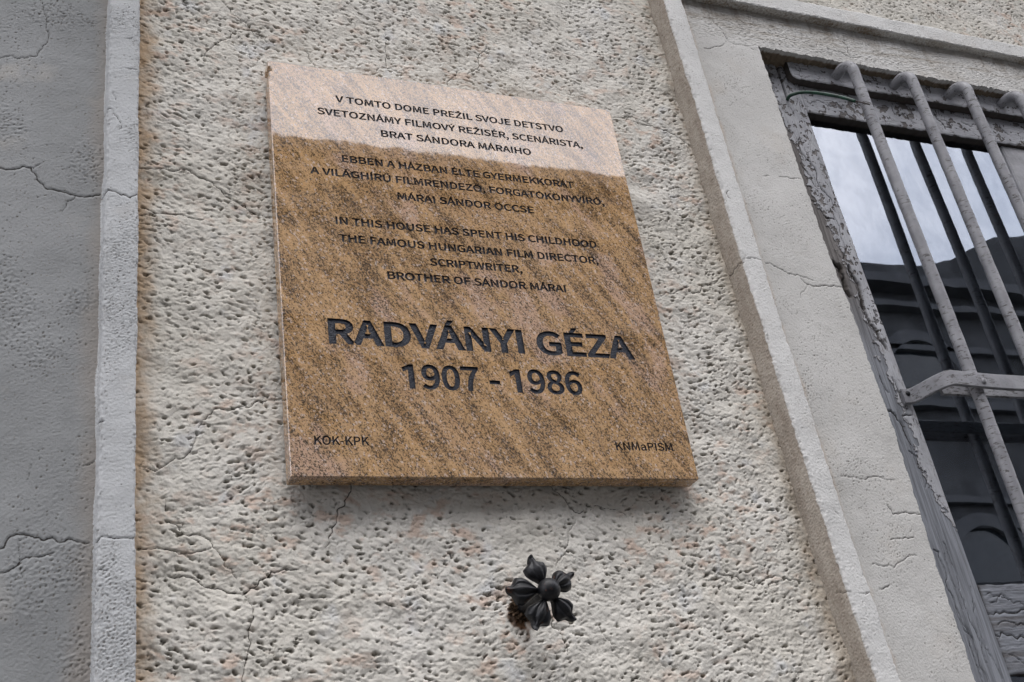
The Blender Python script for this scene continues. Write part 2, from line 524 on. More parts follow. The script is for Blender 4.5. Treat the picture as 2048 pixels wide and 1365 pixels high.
def mat_bar(name='grey_bar_paint'):
    k = NT(name)
    col = k.mix(k.rng(k.noise(30, 4), 0.3, 0.7), (0.20, 0.20, 0.212), (0.29, 0.29, 0.302))
    ch = k.noise(150, 5, 0.72, k.map(scale=(0.55, 0.55, 1.9)))
    chip = k.mth('MULTIPLY', k.rng(ch, 0.555, 0.60), k.rng(k.noise(17, 3, 0.6), 0.36, 0.54))
    col = k.mix(k.mth('MULTIPLY', chip, 0.85), col, (0.05, 0.042, 0.038))
    col = k.mix(k.rng(k.noise(34, 4, 0.6), 0.70, 0.76, 0, 0.8), col, (0.26, 0.14, 0.07))
    h = k.mth('SUBTRACT', k.mth('MULTIPLY', k.noise(240, 4, 0.65), 0.7), chip)
    return k.fin(col, 0.46, k.bump(h, 0.7, 0.0010), 0.5)

def mat_wood(name, axis='z'):
    """weathered grey boards under peeling pale paint; attr 'paint' 1 where paint is left"""
    k = NT(name)
    g = (1, 1, 0.035) if axis == 'z' else (0.035, 1, 1)
    f = (1, 1, 0.45) if axis == 'z' else (0.45, 1, 1)
    grain = k.noise(260, 5, 0.65, k.map(scale=g))
    grain2 = k.noise(70, 4, 0.6, k.map(scale=g), 0.4)
    bare = k.mix(k.rng(grain, 0.32, 0.68), (0.155, 0.163, 0.18), (0.30, 0.315, 0.345))
    xx = k.xyz()
    bare = k.mix(k.rng(xx[2], 2.25, 2.5, 0, 0.75), bare, k.mix(k.rng(grain, 0.32, 0.68), (0.085, 0.070, 0.058), (0.225, 0.20, 0.18)))
    bare = k.mix(k.rng(grain2, 0.52, 0.70, 0, 0.6), bare, (0.12, 0.108, 0.10))
    paint = k.mix(k.rng(k.noise(18, 4), 0.3, 0.7), (0.37, 0.375, 0.395), (0.48, 0.485, 0.505))
    paint = k.mix(k.rng(k.noise(140, 4, 0.65), 0.55, 0.72, 0, 0.45), paint, (0.20, 0.175, 0.155))
    wv = k.n('ShaderNodeVectorMath', operation='ADD')
    sc = k.n('ShaderNodeTexNoise'); sc.inputs['Scale'].default_value = 60; sc.inputs['Detail'].default_value = 3
    k.l(k.co, sc.inputs['Vector'])
    mul = k.n('ShaderNodeVectorMath', operation='SCALE'); k.l(sc.outputs['Color'], mul.inputs[0]); mul.inputs['Scale'].default_value = 0.014
    k.l(k.map(scale=f), wv.inputs[0]); k.l(mul.outputs[0], wv.inputs[1])
    ce = k.voro(80, 'DISTANCE_TO_EDGE', wv.outputs[0])
    crk = k.mth('MULTIPLY', k.rng(ce, 0.008, 0.038, 1, 0), k.rng(k.noise(21, 3, 0.6), 0.45, 0.60))
    paint = k.mix(k.mth('MULTIPLY', crk, 0.9), paint, (0.06, 0.052, 0.047))
    pa = k.attr('paint')
    col = k.mix(pa, bare, paint)
    edge = k.mth('MULTIPLY', k.rng(pa, 0.04, 0.35), k.rng(pa, 0.45, 0.95, 1, 0))
    col = k.mix(k.mth('MULTIPLY', edge, 0.95), col, (0.05, 0.042, 0.036))  # dark rim round the flakes, painted in place of their edge shadow
    col = k.mix(k.mth('MULTIPLY', k.attr('dirt_shade'), 0.92), col, (0.045, 0.034, 0.026))
    col = k.mix(k.mth('MULTIPLY', crack_mask(k), 0.95), col, (0.022, 0.019, 0.017))
    h = k.mth('SUBTRACT', k.mth('MULTIPLY', grain, 0.8), k.mth('MULTIPLY', k.mth('MULTIPLY', crk, pa), 0.7))
    return k.fin(col, 0.8, k.bump(h, 0.7, 0.0012), 0.25)

def mat_simple(name, c, rough=0.8, var=0.25, scale=12, spec=0.3, bump=0.0, metal=0.0, bscale=90):
    k = NT(name)
    col = k.mix(k.rng(k.noise(scale, 4, 0.6), 0.3, 0.7), tuple(a * (1 - var) for a in c), tuple(min(1, a * (1 + var)) for a in c))
    nm = k.bump(k.noise(bscale, 4), bump, 0.004) if bump else None
    return k.fin(col, rough, nm, spec, metal)

def mat_glass():
    k = NT('old_window_glass')
    k.t.nodes.remove(k.b)
    fr = k.n('ShaderNodeFresnel'); fr.inputs['IOR'].default_value = 3.0
    wav = k.bump(k.noise(6, 2), 0.045, 0.004)
    tr = k.n('ShaderNodeBsdfTransparent'); tr.inputs[0].default_value = (0.86, 0.90, 0.90, 1)
    gl = k.n('ShaderNodeBsdfGlossy'); gl.inputs['Roughness'].default_value = 0.012
    film = k.noise(26, 6, 0.72, k.map(scale=(1, 1, 0.6)))
    k.l(k.mix(k.rng(film, 0.35, 0.68), (0.84, 0.91, 1.0), (0.70, 0.765, 0.86)), gl.inputs['Color'])
    k.l(wav, gl.inputs['Normal']); k.l(wav, fr.inputs['Normal'])
    mx = k.n('ShaderNodeMixShader'); k.l(fr.outputs[0], mx.inputs[0]); k.l(tr.outputs[0], mx.inputs[1]); k.l(gl.outputs[0], mx.inputs[2])
    df = k.n('ShaderNodeBsdfDiffuse'); df.inputs['Color'].default_value = (0.22, 0.25, 0.27, 1)
    dust = k.mth('ADD', k.rng(k.noise(55, 5, 0.7), 0.45, 0.75, 0.0, 0.03), k.rng(k.noise(600, 2), 0.60, 0.72, 0.003, 0.05))
    m2 = k.n('ShaderNodeMixShader'); k.l(dust, m2.inputs[0]); k.l(mx.outputs[0], m2.inputs[1]); k.l(df.outputs[0], m2.inputs[2])
    k.l(m2.outputs[0], k.out.inputs[0])
    return k.m

M_stucco = mat_stucco()
M_panel = mat_render('dimmed_grey_plaster', (0.245, 0.252, 0.250), (0.305, 0.312, 0.310), kind='panel')  # grey paint, base darkened further to carry light falloff at the left
M_surround = mat_render('pale_painted_plaster', (0.53, 0.52, 0.49), (0.61, 0.60, 0.57), kind='surround')
M_mould = mat_render('white_painted_moulding', (0.625, 0.62, 0.595), (0.70, 0.695, 0.67), kind='moulding')
M_mould_l = mat_render('pale_grey_moulding', (0.47, 0.48, 0.48), (0.55, 0.56, 0.56), kind='plain')
M_under = mat_underlay('wall_body_plaster', (0.56, 0.54, 0.50))
M_granite = mat_granite()
M_letter = mat_letter()
M_iron = mat_iron_black()
M_bar = mat_bar()
M_wood = mat_wood('peeling_wood_upright', 'z')
M_woodh = mat_wood('peeling_wood_crosswise', 'x')
M_glass = mat_glass()
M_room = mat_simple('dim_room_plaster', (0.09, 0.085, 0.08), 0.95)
M_inner = mat_simple('inner_sash_paint', (0.42, 0.41, 0.40), 0.6, 0.1)
M_mortar = mat_simple('crumbly_brown_mortar', (0.10, 0.066, 0.042), 0.95, 0.6, 220, 0.1, 1.0, 0, 500)
M_sheath = mat_simple('green_cable_sheath', (0.012, 0.050, 0.030), 0.45, 0.5, 90, 0.5)
M_copper = mat_simple('dark_copper_wire', (0.05, 0.035, 0.03), 0.5, 0.3, 90, 0.5, 0, 0.8)
M_asphalt = mat_simple('street_asphalt', (0.05, 0.05, 0.052), 0.9, 0.3, 3, 0.3, 0.6)
M_paving = mat_simple('pavement_slabs', (0.12, 0.118, 0.112), 0.9, 0.2, 3, 0.3, 0.4)
M_opp = mat_simple('opposite_plaster', (0.075, 0.077, 0.080), 0.9, 0.3, 1.5, 0.2, 0.3, 0, 25)
M_opp_trim = mat_simple('opposite_trim', (0.115, 0.118, 0.124), 0.9, 0.1, 2, 0.2)
M_opp_roof = mat_simple('opposite_roof', (0.06, 0.05, 0.05), 0.8, 0.3, 5, 0.3)
M_opp_glass = mat_simple('opposite_glass', (0.02, 0.025, 0.03), 0.08, 0.1, 2, 0.6)

# ------------------------------------------------------------------ ground, street and the house across it
g = MB(); g.add([(-400, -400, -0.14), (400, -400, -0.14), (400, 400, -0.14), (-400, 400, -0.14)], [(0, 1, 2, 3)])
tag(g.build('street', M_asphalt), kind='structure')
g = MB(); g.box(-40, 40, -1.9, 0.005, -0.30, 0.0, 0.012)
tag(g.build('pavement', M_paving), kind='structure')
g = MB(); g.box(-40, 40, -10.0, -8.3, -0.30, -0.01, 0.012)
tag(g.build('pavement', M_paving), kind='structure')

YO = -10.0
def opposite_house(name, label, x0, x1, h, courses, wins, roofprof=None):
    t = empty(name, ((x0 + x1) / 2, YO, 0)); tag(t, label, 'house', 'houses across the street')
    cx = (x0 + x1) / 2
    b = MB()
    poly = [(x0, -0.3), (x1, -0.3)] + (roofprof or [(x1, h), (x0, h)])
    b.prism([(u - cx, v) for u, v in poly], 'y', 0.0, -7.5)
    w = b.build('wall', M_opp, t)
    for z, hh, d in courses:
        c = MB(); c.box(x0 - cx, x1 - cx, 0.0, d, z, z + hh); c.build('cornice', M_opp_trim, t)
    for xw, z0, z1, ww in wins:
        f = MB(); n = 14
        arc = [(ww / 2 * math.cos(math.pi * i / n), z1 + ww / 2 * math.sin(math.pi * i / n)) for i in range(n + 1)]
        inner = [(ww / 2, z0)] + arc + [(-ww / 2, z0)]
        outer = [(u * 1.28, z1 + (v - z1) * 1.28 if v > z1 else v) for u, v in inner]
        for i in range(len(inner) - 1):
            (a, b_), (c, d_) = inner[i], inner[i + 1]; (e, f_), (g_, h_) = outer[i], outer[i + 1]
            f.add([(a, .10, b_), (c, .10, d_), (g_, .10, h_), (e, .10, f_), (a, 0, b_), (c, 0, d_), (g_, 0, h_), (e, 0, f_)],
                  [(0, 1, 2, 3), (3, 2, 6, 7), (0, 4, 5, 1)])
        wo = f.build('window', M_opp_trim, t, loc=(xw - cx, 0, 0))
        p = MB(); p.prism(inner, 'y', 0.012, -0.02)
        p.build('pane', M_opp_glass, wo)
    return t
base_c = [(10.63, .16, .34), (10.38, .12, .20), (9.9, .10, .10), (8.35, .14, .16), (7.9, .09, .10), (6.2, .10, .10), (4.75, .16, .22), (4.3, .1, .12), (1.0, .15, .1)]
opposite_house('opposite_house', 'grey plastered town house across the street with a straight eaves line',
               -16.0, 9.6, 11.10, base_c, [(x, z, z + 1.5, 1.1) for x in (-13, -10, -7, -4, -1, 2, 5, 8) for z in (1.4, 5.2, 8.5)])
prof = [(26.0, 11.0)] + [(15.2, 11.0), (14.6, 10.96), (13.9, 10.86), (13.2, 10.55), (12.7, 10.28), (12.1, 10.14), (11.4, 10.08), (9.64, 10.06)]
opposite_house('opposite_house', 'grey house across the street with a stepped curved roofline, reflected in the window glass',
               9.64, 26.0, 10.0, [(9.55, .16, .30), (9.2, .10, .18), (8.5, .09, .10), (7.55, .13, .14), (7.15, .09, .10), (6.1, .09, .10), (5.75, .07, .08), (4.7, .12, .2), (4.35, .09, .12), (1.0, .15, .1)],
               [(x, z, z + zz, 1.35) for x in (11.3, 14.1, 16.9, 19.7, 22.5) for z, zz in ((1.3, 1.75), (5.0, .1), (7.9, .1))], prof)

# ------------------------------------------------------------------ our facade
FAC = empty('house_facade', (0, 0, 0))
tag(FAC, 'pale house wall of rough pitted stucco with raised white mouldings around a barred window', 'building')

# body of the wall behind the modelled surfaces (also what is seen from further aside)
def body(name, boxes, mat=M_under):
    b = MB()
    for bx in boxes: b.box(*bx)
    return b.build(name, mat, FAC)
WX0, WX1, WZ0, WZ1 = 0.585, 1.655, 1.30, 2.8835
body('wall_body', [(-6, 0.5800, 0.010, .32, 0, 8), (1.66, 9, 0.010, .32, 0, 8), (0.5800, 1.66, 0.010, .32, 2.889, 8), (0.5800, 1.66, 0.010, .32, 0, 1.30)])
body('pilaster_body', [(-1.35, -0.446, -0.0210, 0.0095, 0, 8)])
body('moulding_body', [(-0.4375, -0.4125, -0.036, 0.0095, 0, 8), (0.4240, 0.4270, -0.036, 0.0095, 0, 2.996), (0.4322, 1.78, -0.036, 0.0095, 2.966, 2.996),
                       (1.78, 1.814, -0.036, 0.0095, 0, 2.996)])
body('surround_body', [(0.4325, 0.569, -0.021, 0.0097, 0, 2.9655), (1.662, 1.7795, -0.021, 0.0097, 0, 2.9655), (0.569, 1.662, -0.021, 0.0097, 2.887, 2.9655),
                       (0.569, 1.662, -0.05, 0.0097, 1.2, 1.30)])

# unseen ledge added above the window to shade the top of the wall
shade_ledge = MB(); shade_ledge.prism([(0.012, 3.62), (-0.02, 3.62), (-0.05, 3.66), (-0.20, 3.70), (-0.26, 3.74), (-0.26, 3.82), (0.012, 3.86)], 'x', -6, 9)
shade_ledge.build('added_shade_ledge', M_under, FAC)

def stucco_h(X, Z, step, seed):
    nz, nx = X.shape
    turn = sstep(-.9, .9, field(nx, nz, step, seed + 20, .16, 'low') + 2.2 * (X - .05) / .4 + 1.2 * (2.25 - Z) / .5)
    F = lambda k, wl, st, a0, a1, bw=.40: (1 - turn) * field(nx, nz, step, seed + k, wl, 'band', bw, st, a0) + turn * field(nx, nz, step, seed + k + 50, wl, 'band', bw, st, a1)
    a = F(0, .0092, 2.0, -17, 8)
    b = F(1, .0054, 1.8, -12, 12)
    g = F(7, .0034, 1.3, -10, 10, .5)
    c = field(nx, nz, step, seed + 2, .045, 'low')
    e = F(4, .0150, 1.5, -30, -5)
    f = F(6, .0105, 1.4, -22, 4, .45)
    lump = F(9, .0070, 1.15, -20, 5, .35)
    mic = field(nx, nz, step, seed + 8, .0029, 'band', .45)
    dens = field(nx, nz, step, seed + 5, .05, 'low')
    p = .66 * a + .52 * b + .20 * e + .16 * g
    p = p / p.std() + .24 * dens
    pit = sstep(1.28, 2.5, p)
    core = sstep(1.70, 2.6, p)
    trough = sstep(.1, 1.4, p)
    small = sstep(2.0, 2.9, g + .35 * dens)
    lip = sstep(-.15, .10, f) * sstep(1.2, -.3, f)                        # overlapping trowel scales
    # thrown mortar lies in overlapping scales whose lower lips cast small shadows
    wa = field(nx, nz, step, seed + 12, .030, 'low'); wb = field(nx, nz, step, seed + 13, .011, 'low')
    def scales(wl, k1, k2, sl):
        ph = (Z + sl * X) / wl + k1 * wa + k2 * wb
        fr = ph - np.floor(ph)
        return (1 - fr) * sstep(0, .13, fr)
    msk = sstep(-.9, .5, field(nx, nz, step, seed + 14, .020, 'low'))
    sc = scales(.0150, .85, .42, .22) * msk + .55 * scales(.0085, -.7, .5, -.10) * (1 - .6 * msk)
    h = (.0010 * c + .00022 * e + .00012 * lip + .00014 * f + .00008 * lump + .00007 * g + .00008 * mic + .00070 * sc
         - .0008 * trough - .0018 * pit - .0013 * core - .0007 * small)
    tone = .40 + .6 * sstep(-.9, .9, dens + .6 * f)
    dirt_shade = np.clip(.20 * sstep(.95, 2.0, p) * tone + .66 * sstep(1.68, 2.6, p + .22 * g) * tone + .7 * small, 0, 1)  # grime in the pits, spread over the hollows to deepen their shade
    return h, dirt_shade

# the old trim is not quite plumb
def lean_r(z): return np.where(z < 2.65, .030 * np.maximum(0, 2.65 - z) ** 2, -.012 * (z - 2.65))
def lean_l(z): return np.interp(z, [1.79, 1.92, 2.245, 2.72], [.0040, .0032, 0, -.0028])

CRACKS = {"W":[[1.0,[[-0.4049,2.5116],[-0.385,2.5131],[-0.3659,2.512],[-0.3484,2.5164],[-0.3368,2.5084],[-0.3193,2.5007],[-0.3078,2.4884],[-0.2942,2.4776],[-0.2804,2.4731],[-0.2753,2.465],[-0.2629,2.4603]]],[0.9,[[-0.4032,2.4529],[-0.394,2.4509],[-0.3865,2.4458],[-0.3641,2.4489],[-0.3509,2.4476],[-0.3299,2.4464]]],[0.7,[[-0.4031,2.4415],[-0.3939,2.4426],[-0.3865,2.4458]]],[0.8,[[-0.3069,2.8314],[-0.3028,2.8137],[-0.29,2.7981],[-0.2859,2.7883],[-0.2729,2.7804],[-0.265,2.7715],[-0.2516,2.7577],[-0.2432,2.7474]]],[0.8,[[-0.2856,2.7595],[-0.2913,2.7478],[-0.3055,2.7375],[-0.3164,2.7235],[-0.324,2.7132],[-0.3273,2.6996]]],[0.5,[[-0.271,2.5953],[-0.2807,2.5964],[-0.2953,2.5914],[-0.2977,2.5763],[-0.2949,2.5661]]],[0.5,[[-0.3596,2.6526],[-0.3434,2.6487],[-0.3353,2.6432],[-0.3229,2.6454]]],[0.8,[[0.0851,2.8084],[0.0807,2.7998],[0.0662,2.7737],[0.0625,2.7578],[0.0438,2.743]]],[0.7,[[0.0328,2.7502],[0.0184,2.7308],[0.0119,2.7149]]],[0.7,[[-0.1073,2.7074],[-0.1011,2.7158],[-0.0883,2.7326],[-0.071,2.7359],[-0.0491,2.7274],[-0.0358,2.7171]]],[0.6,[[-0.0729,2.8064],[-0.0751,2.7683],[-0.0765,2.7385]]],[0.7,[[-0.192,2.7447],[-0.1874,2.7313],[-0.1804,2.7149]]],[0.7,[[-0.2753,2.465],[-0.2613,2.4607],[-0.2495,2.4577]]],[0.8,[[-0.2445,2.2087],[-0.2608,2.2055],[-0.2769,2.2036],[-0.3021,2.1913],[-0.3176,2.1933],[-0.3354,2.179],[-0.3399,2.169]]],[0.7,[[-0.3431,2.1652],[-0.3432,2.1554],[-0.3551,2.1336],[-0.3719,2.1262],[-0.3864,2.119],[-0.4008,2.124]]],[0.7,[[-0.3739,2.0868],[-0.3729,2.0732]]],[0.8,[[-0.4016,2.0349],[-0.3898,2.0336],[-0.3698,2.0322],[-0.3598,2.0276],[-0.3415,2.0295],[-0.3291,2.0337]]],[0.8,[[-0.3739,2.0643],[-0.3637,2.0597],[-0.3576,2.0507],[-0.3433,2.0483],[-0.33,2.0426],[-0.325,2.0325],[-0.317,2.0224],[-0.309,2.0112],[-0.3041,2.0013]]],[1.0,[[-0.3758,2.0054],[-0.3579,2.0049],[-0.3419,1.9991],[-0.3339,1.9925],[-0.3137,1.9865],[-0.2974,1.9834],[-0.2909,1.9901],[-0.2802,1.9984],[-0.2693,2.0069],[-0.2543,2.0099],[-0.2393,2.0073]]],[0.8,[[-0.2964,1.9827],[-0.2895,1.9707],[-0.2889,1.9601],[-0.2944,1.9477],[-0.294,1.9291],[-0.2975,1.915],[-0.302,1.8972],[-0.3064,1.8817]]],[0.9,[[-0.1754,2.1149],[-0.1781,2.0983],[-0.186,2.0793],[-0.1962,2.0628],[-0.205,2.045],[-0.2109,2.0321]]],[0.9,[[0.0633,2.1109],[0.0669,2.0976],[0.0774,2.0888],[0.0838,2.0742],[0.0947,2.0683],[0.1017,2.0726]]],[0.6,[[0.1166,2.0784],[0.1298,2.0749],[0.1451,2.0739],[0.1573,2.065]]],[0.7,[[0.2728,2.7003],[0.2965,2.7023],[0.3082,2.71],[0.334,2.6969]]],[0.8,[[0.2899,2.7046],[0.3045,2.7027],[0.3148,2.6979],[0.331,2.6941],[0.3533,2.6912],[0.3714,2.6865],[0.3862,2.6758],[0.3973,2.6657],[0.4049,2.6647]]],[0.5,[[0.3394,2.7817],[0.3398,2.7659],[0.3361,2.7541]]],[0.7,[[0.284,2.4764],[0.2924,2.4669],[0.3001,2.4546],[0.3055,2.4403],[0.315,2.4282],[0.3177,2.4174]]],[0.8,[[0.2626,2.384],[0.2716,2.3856],[0.2949,2.3893],[0.307,2.3956],[0.3206,2.4009],[0.3347,2.3934],[0.3504,2.4056],[0.3645,2.4114],[0.374,2.4131],[0.3836,2.4213],[0.3983,2.4282]]],[0.7,[[0.2704,2.203],[0.2955,2.2054],[0.3164,2.2044],[0.3411,2.2034]]],[0.8,[[0.264,1.9921],[0.2727,1.9886],[0.2916,1.9871],[0.3012,1.9783],[0.3121,1.9737],[0.3289,1.9807],[0.3454,1.9856],[0.369,1.9806],[0.3859,1.978],[0.4028,1.9709]]],[0.5,[[0.2771,1.903],[0.2859,1.8925],[0.2929,1.8763]]],[0.8,[[1.0402,3.0917],[1.0455,3.0784],[1.0568,3.0664],[1.0663,3.0569],[1.099,3.0567],[1.1161,3.0517]]],[0.6,[[0.0887,2.0612],[0.0844,2.0544],[0.0757,2.0455],[0.0748,2.0377],[0.0693,2.0267],[0.068,2.0201],[0.0584,2.0115],[0.0532,2.0051]]],[0.7,[[0.0402,1.9547],[0.0364,1.9455],[0.0388,1.9341],[0.0439,1.9319],[0.0463,1.9206],[0.0511,1.9133],[0.0489,1.9043]]],[0.6,[[0.0908,1.9349],[0.0967,1.9243],[0.1041,1.9157],[0.1105,1.9082]]]],"P":[[1.3,[[-0.564,2.4677],[-0.5543,2.4719],[-0.5318,2.4769],[-0.5224,2.4758],[-0.5138,2.4584],[-0.5065,2.4502],[-0.4884,2.4472],[-0.4744,2.4439],[-0.4569,2.4438],[-0.4483,2.4483]]],[0.6,[[-0.4744,2.4439],[-0.4759,2.4391],[-0.4827,2.4348],[-0.4841,2.4267],[-0.4889,2.4193]]],[0.6,[[-0.5206,2.4749],[-0.5182,2.4788],[-0.5133,2.483]]],[0.7,[[-0.5717,2.6298],[-0.5648,2.6325],[-0.5545,2.6384],[-0.5383,2.6377],[-0.5268,2.6426],[-0.5187,2.6628],[-0.5137,2.6814],[-0.5171,2.7053],[-0.5221,2.7208],[-0.5237,2.7373],[-0.5263,2.7593]]],[1.2,[[-0.5354,2.0231],[-0.5252,2.027],[-0.5217,2.0279],[-0.5179,2.0381],[-0.5109,2.0415],[-0.5027,2.0399],[-0.4898,2.035],[-0.4714,2.0326],[-0.4604,2.0337],[-0.4464,2.0318]]],[0.9,[[-0.5338,1.9992],[-0.5236,2.0033],[-0.5167,2.0047],[-0.51,2.0099],[-0.5015,2.018],[-0.489,2.0181],[-0.4783,2.022]]],[0.5,[[-0.5091,2.0105],[-0.5095,2.0267],[-0.5088,2.0349],[-0.5026,2.0379]]],[0.4,[[-0.509,2.0095],[-0.5061,2.0044],[-0.504,1.9984]]],[0.6,[[-0.4547,2.1119],[-0.448,2.1153],[-0.4433,2.1188]]],[0.4,[[-0.5059,2.0971],[-0.5037,2.1069],[-0.5031,2.1135]]],[0.9,[[0.4496,2.4392],[0.4686,2.4335],[0.4848,2.4245],[0.5002,2.425],[0.5106,2.4211],[0.5245,2.4167]]],[1.1,[[0.504,2.4187],[0.5121,2.4081],[0.525,2.4063],[0.5416,2.4096],[0.5577,2.411],[0.5728,2.4088]]],[0.5,[[0.5108,2.407],[0.4982,2.3947],[0.4906,2.383]]],[0.7,[[0.4986,2.6028],[0.509,2.6042]]],[0.7,[[0.5277,2.6061],[0.5537,2.605],[0.568,2.6048]]],[0.9,[[0.4628,1.9565],[0.4728,1.9588],[0.4817,1.9614]]],[0.7,[[0.4595,2.108],[0.478,2.1065],[0.52,2.1078],[0.545,2.1031]]],[1.1,[[0.519,2.0677],[0.5252,2.0547],[0.5535,2.0557],[0.5786,2.0548]]],[0.8,[[0.5079,2.02],[0.5288,2.0209],[0.5476,2.0229]]],[0.7,[[0.4656,1.9893],[0.4828,1.9856],[0.5116,1.9905],[0.5422,1.9989]]],[0.7,[[0.4831,2.9534],[0.4918,2.934],[0.5081,2.9077],[0.5121,2.8914],[0.5232,2.8778],[0.5399,2.8799],[0.5548,2.8756],[0.5663,2.8706]]],[0.8,[[0.4619,2.8568],[0.4816,2.8644],[0.5034,2.8749]]],[0.4,[[0.5423,2.9338],[0.5512,2.9232]]],[0.4,[[0.5048,2.7793],[0.529,2.7871]]],[1.0,[[0.7507,2.9412],[0.7655,2.9261],[0.764,2.9052],[0.7664,2.8955]]],[0.7,[[0.722,2.8918],[0.729,2.902],[0.746,2.9042],[0.7644,2.8964],[0.7976,2.9029]]],[0.5,[[0.9474,2.9499],[0.948,2.9233],[0.9482,2.9022]]]],"S":[[1.2,[[-0.4454,2.441],[-0.4437,2.4424],[-0.426,2.4389],[-0.4083,2.4427]]],[0.8,[[-0.4451,2.0273],[-0.4388,2.0328],[-0.4275,2.0297],[-0.4162,2.0304],[-0.4053,2.0319]]],[0.9,[[-0.4442,2.1563],[-0.4392,2.1541]]],[0.8,[[-0.4412,1.9992],[-0.4323,1.9984]]],[0.7,[[-0.4468,2.5622],[-0.4367,2.5631],[-0.4319,2.5526],[-0.4261,2.536],[-0.4297,2.533]]],[0.6,[[-0.4373,2.5898],[-0.4342,2.5775]]],[0.7,[[-0.424,2.6303],[-0.4107,2.6301]]],[0.6,[[-0.4229,2.6792],[-0.4162,2.6819]]],[0.4,[[-0.4285,2.5208],[-0.4284,2.5135]]],[0.7,[[0.4052,2.4335],[0.4241,2.4354],[0.4376,2.431]]],[1.0,[[0.4113,2.5524],[0.4073,2.5463],[0.4081,2.5408],[0.4114,2.5373]]],[0.7,[[0.415,1.9478],[0.4261,1.9468],[0.449,1.9499]]],[0.5,[[0.4182,2.0573],[0.4256,2.0482]]],[0.7,[[0.7519,3.0033],[0.755,2.988],[0.7473,2.9691]]],[0.7,[[0.9541,2.9966],[0.9434,2.9671]]]],"R":[[1.0,[[0.0046,2.4294],[-0.0145,2.4302],[-0.0272,2.4312],[-0.0469,2.4284]]],[0.8,[[-0.0175,1.9556],[-0.0486,1.9466],[-0.0586,1.9423]]]]}
STILE_CRACKS = [[2.2,[[0.6103,2.4781],[0.6209,2.469],[0.6184,2.4422],[0.6206,2.4194]]],[1.6,[[0.6365,2.4738],[0.6409,2.4475],[0.6425,2.4277],[0.6374,2.3948]]],[1.2,[[0.6379,2.3916],[0.64,2.3693],[0.6469,2.3602],[0.6478,2.3445],[0.6557,2.3293]]],[1.0,[[0.6242,2.2816],[0.6275,2.2638],[0.6307,2.255]]],[1.4,[[0.6469,2.2797],[0.651,2.2558],[0.6508,2.2379]]],[1.6,[[0.61,2.2263],[0.6243,2.2253],[0.6298,2.2181],[0.6347,2.2052],[0.6367,2.1852],[0.6419,2.1654]]],[1.2,[[0.6409,2.217],[0.6505,2.2202],[0.66,2.2191]]],[1.2,[[0.6221,2.7206],[0.6213,2.6901],[0.6312,2.6764],[0.6374,2.6623],[0.6321,2.6357],[0.6369,2.618],[0.6529,2.6019],[0.6513,2.5765]]],[1.0,[[0.6084,2.5964],[0.6194,2.587],[0.6218,2.573],[0.6253,2.5628],[0.6431,2.5631]]],[1.0,[[0.6413,2.5682],[0.6484,2.5478],[0.6442,2.5056],[0.6308,2.4872]]],[0.8,[[0.6567,2.6876],[0.6602,2.6655],[0.6674,2.6441],[0.6615,2.5957]]],[1.0,[[0.6111,2.6699],[0.621,2.6453],[0.6246,2.6237]]],[0.8,[[0.6156,2.0178],[0.6236,2.0149],[0.6241,1.9826],[0.6222,1.9432],[0.6246,1.9147],[0.6317,1.879],[0.6329,1.8456],[0.6323,1.8371]]],[0.8,[[0.6368,2.0284],[0.6388,2.0132],[0.6405,1.9781],[0.6368,1.9426],[0.6365,1.9193],[0.6405,1.8987],[0.64,1.8649]]],[0.7,[[0.6316,2.012],[0.6289,1.9705],[0.6293,1.9481],[0.6302,1.9351]]],[0.6,[[0.6568,1.9656],[0.6508,1.9369],[0.6469,1.8984],[0.6508,1.8705],[0.6551,1.8443]]],[0.7,[[0.62,1.938],[0.6214,1.9149],[0.6244,1.8919],[0.6237,1.8683],[0.6235,1.8462]]],[0.7,[[0.6309,2.1624],[0.6407,2.1541],[0.6383,2.1401],[0.6479,2.1235],[0.6379,2.107]]],[1.0,[[0.6462,2.2754],[0.6447,2.2609],[0.6454,2.249]]]]

def stucco(name, x0, x1, z0, z1, step, seed, rustspot=None):
    X, Z = regular(x0, x1, z0, z1, step)
    h, dirt_shade = stucco_h(X, Z, step, seed)
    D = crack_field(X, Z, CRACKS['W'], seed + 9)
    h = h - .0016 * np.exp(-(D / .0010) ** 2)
    rust = np.zeros_like(h)
    if rustspot:
        q = field(X.shape[1], X.shape[0], step, 77, .008, 'low')
        r = np.hypot((X - rustspot[0]), (Z - rustspot[1]) * .8) + q * .0028
        rust = sstep(.019, .010, r) * .9
        drip = sstep(.010, .003, np.abs(X - rustspot[0] + .002 * q)) * sstep(rustspot[1] - .05, rustspot[1] - .012, Z) * sstep(rustspot[1] + .004, rustspot[1], Z)
        rust = np.clip(rust + .35 * drip, 0, 1)
    return relief(name, X, Z, -h, M_stucco, FAC, {'dirt_shade': dirt_shade, 'crk': D, 'rust': rust})
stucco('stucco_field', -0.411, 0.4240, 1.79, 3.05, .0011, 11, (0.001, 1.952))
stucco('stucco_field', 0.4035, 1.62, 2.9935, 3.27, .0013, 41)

def plaster_h(S, T, step, seed, rough=1.0, pits=1.0, streak=False):
    nz, nx = S.shape
    a = field(nx, nz, step, seed, .0042, 'band', .5)
    b = field(nx, nz, step, seed + 1, .022, 'low')
    c = field(nx, nz, step, seed + 2, .09, 'low')
    p = field(nx, nz, step, seed + 3, .0040, 'band', .35, 1.0 if not streak else 2.2, 0)
    p = p + .35 * c
    pit = sstep(1.95, 2.75, p) * pits
    h = rough * (.00010 * a + .00010 * b + .0004 * c) - .0011 * pit
    return h, np.clip(pit * 1.1, 0, 1), c

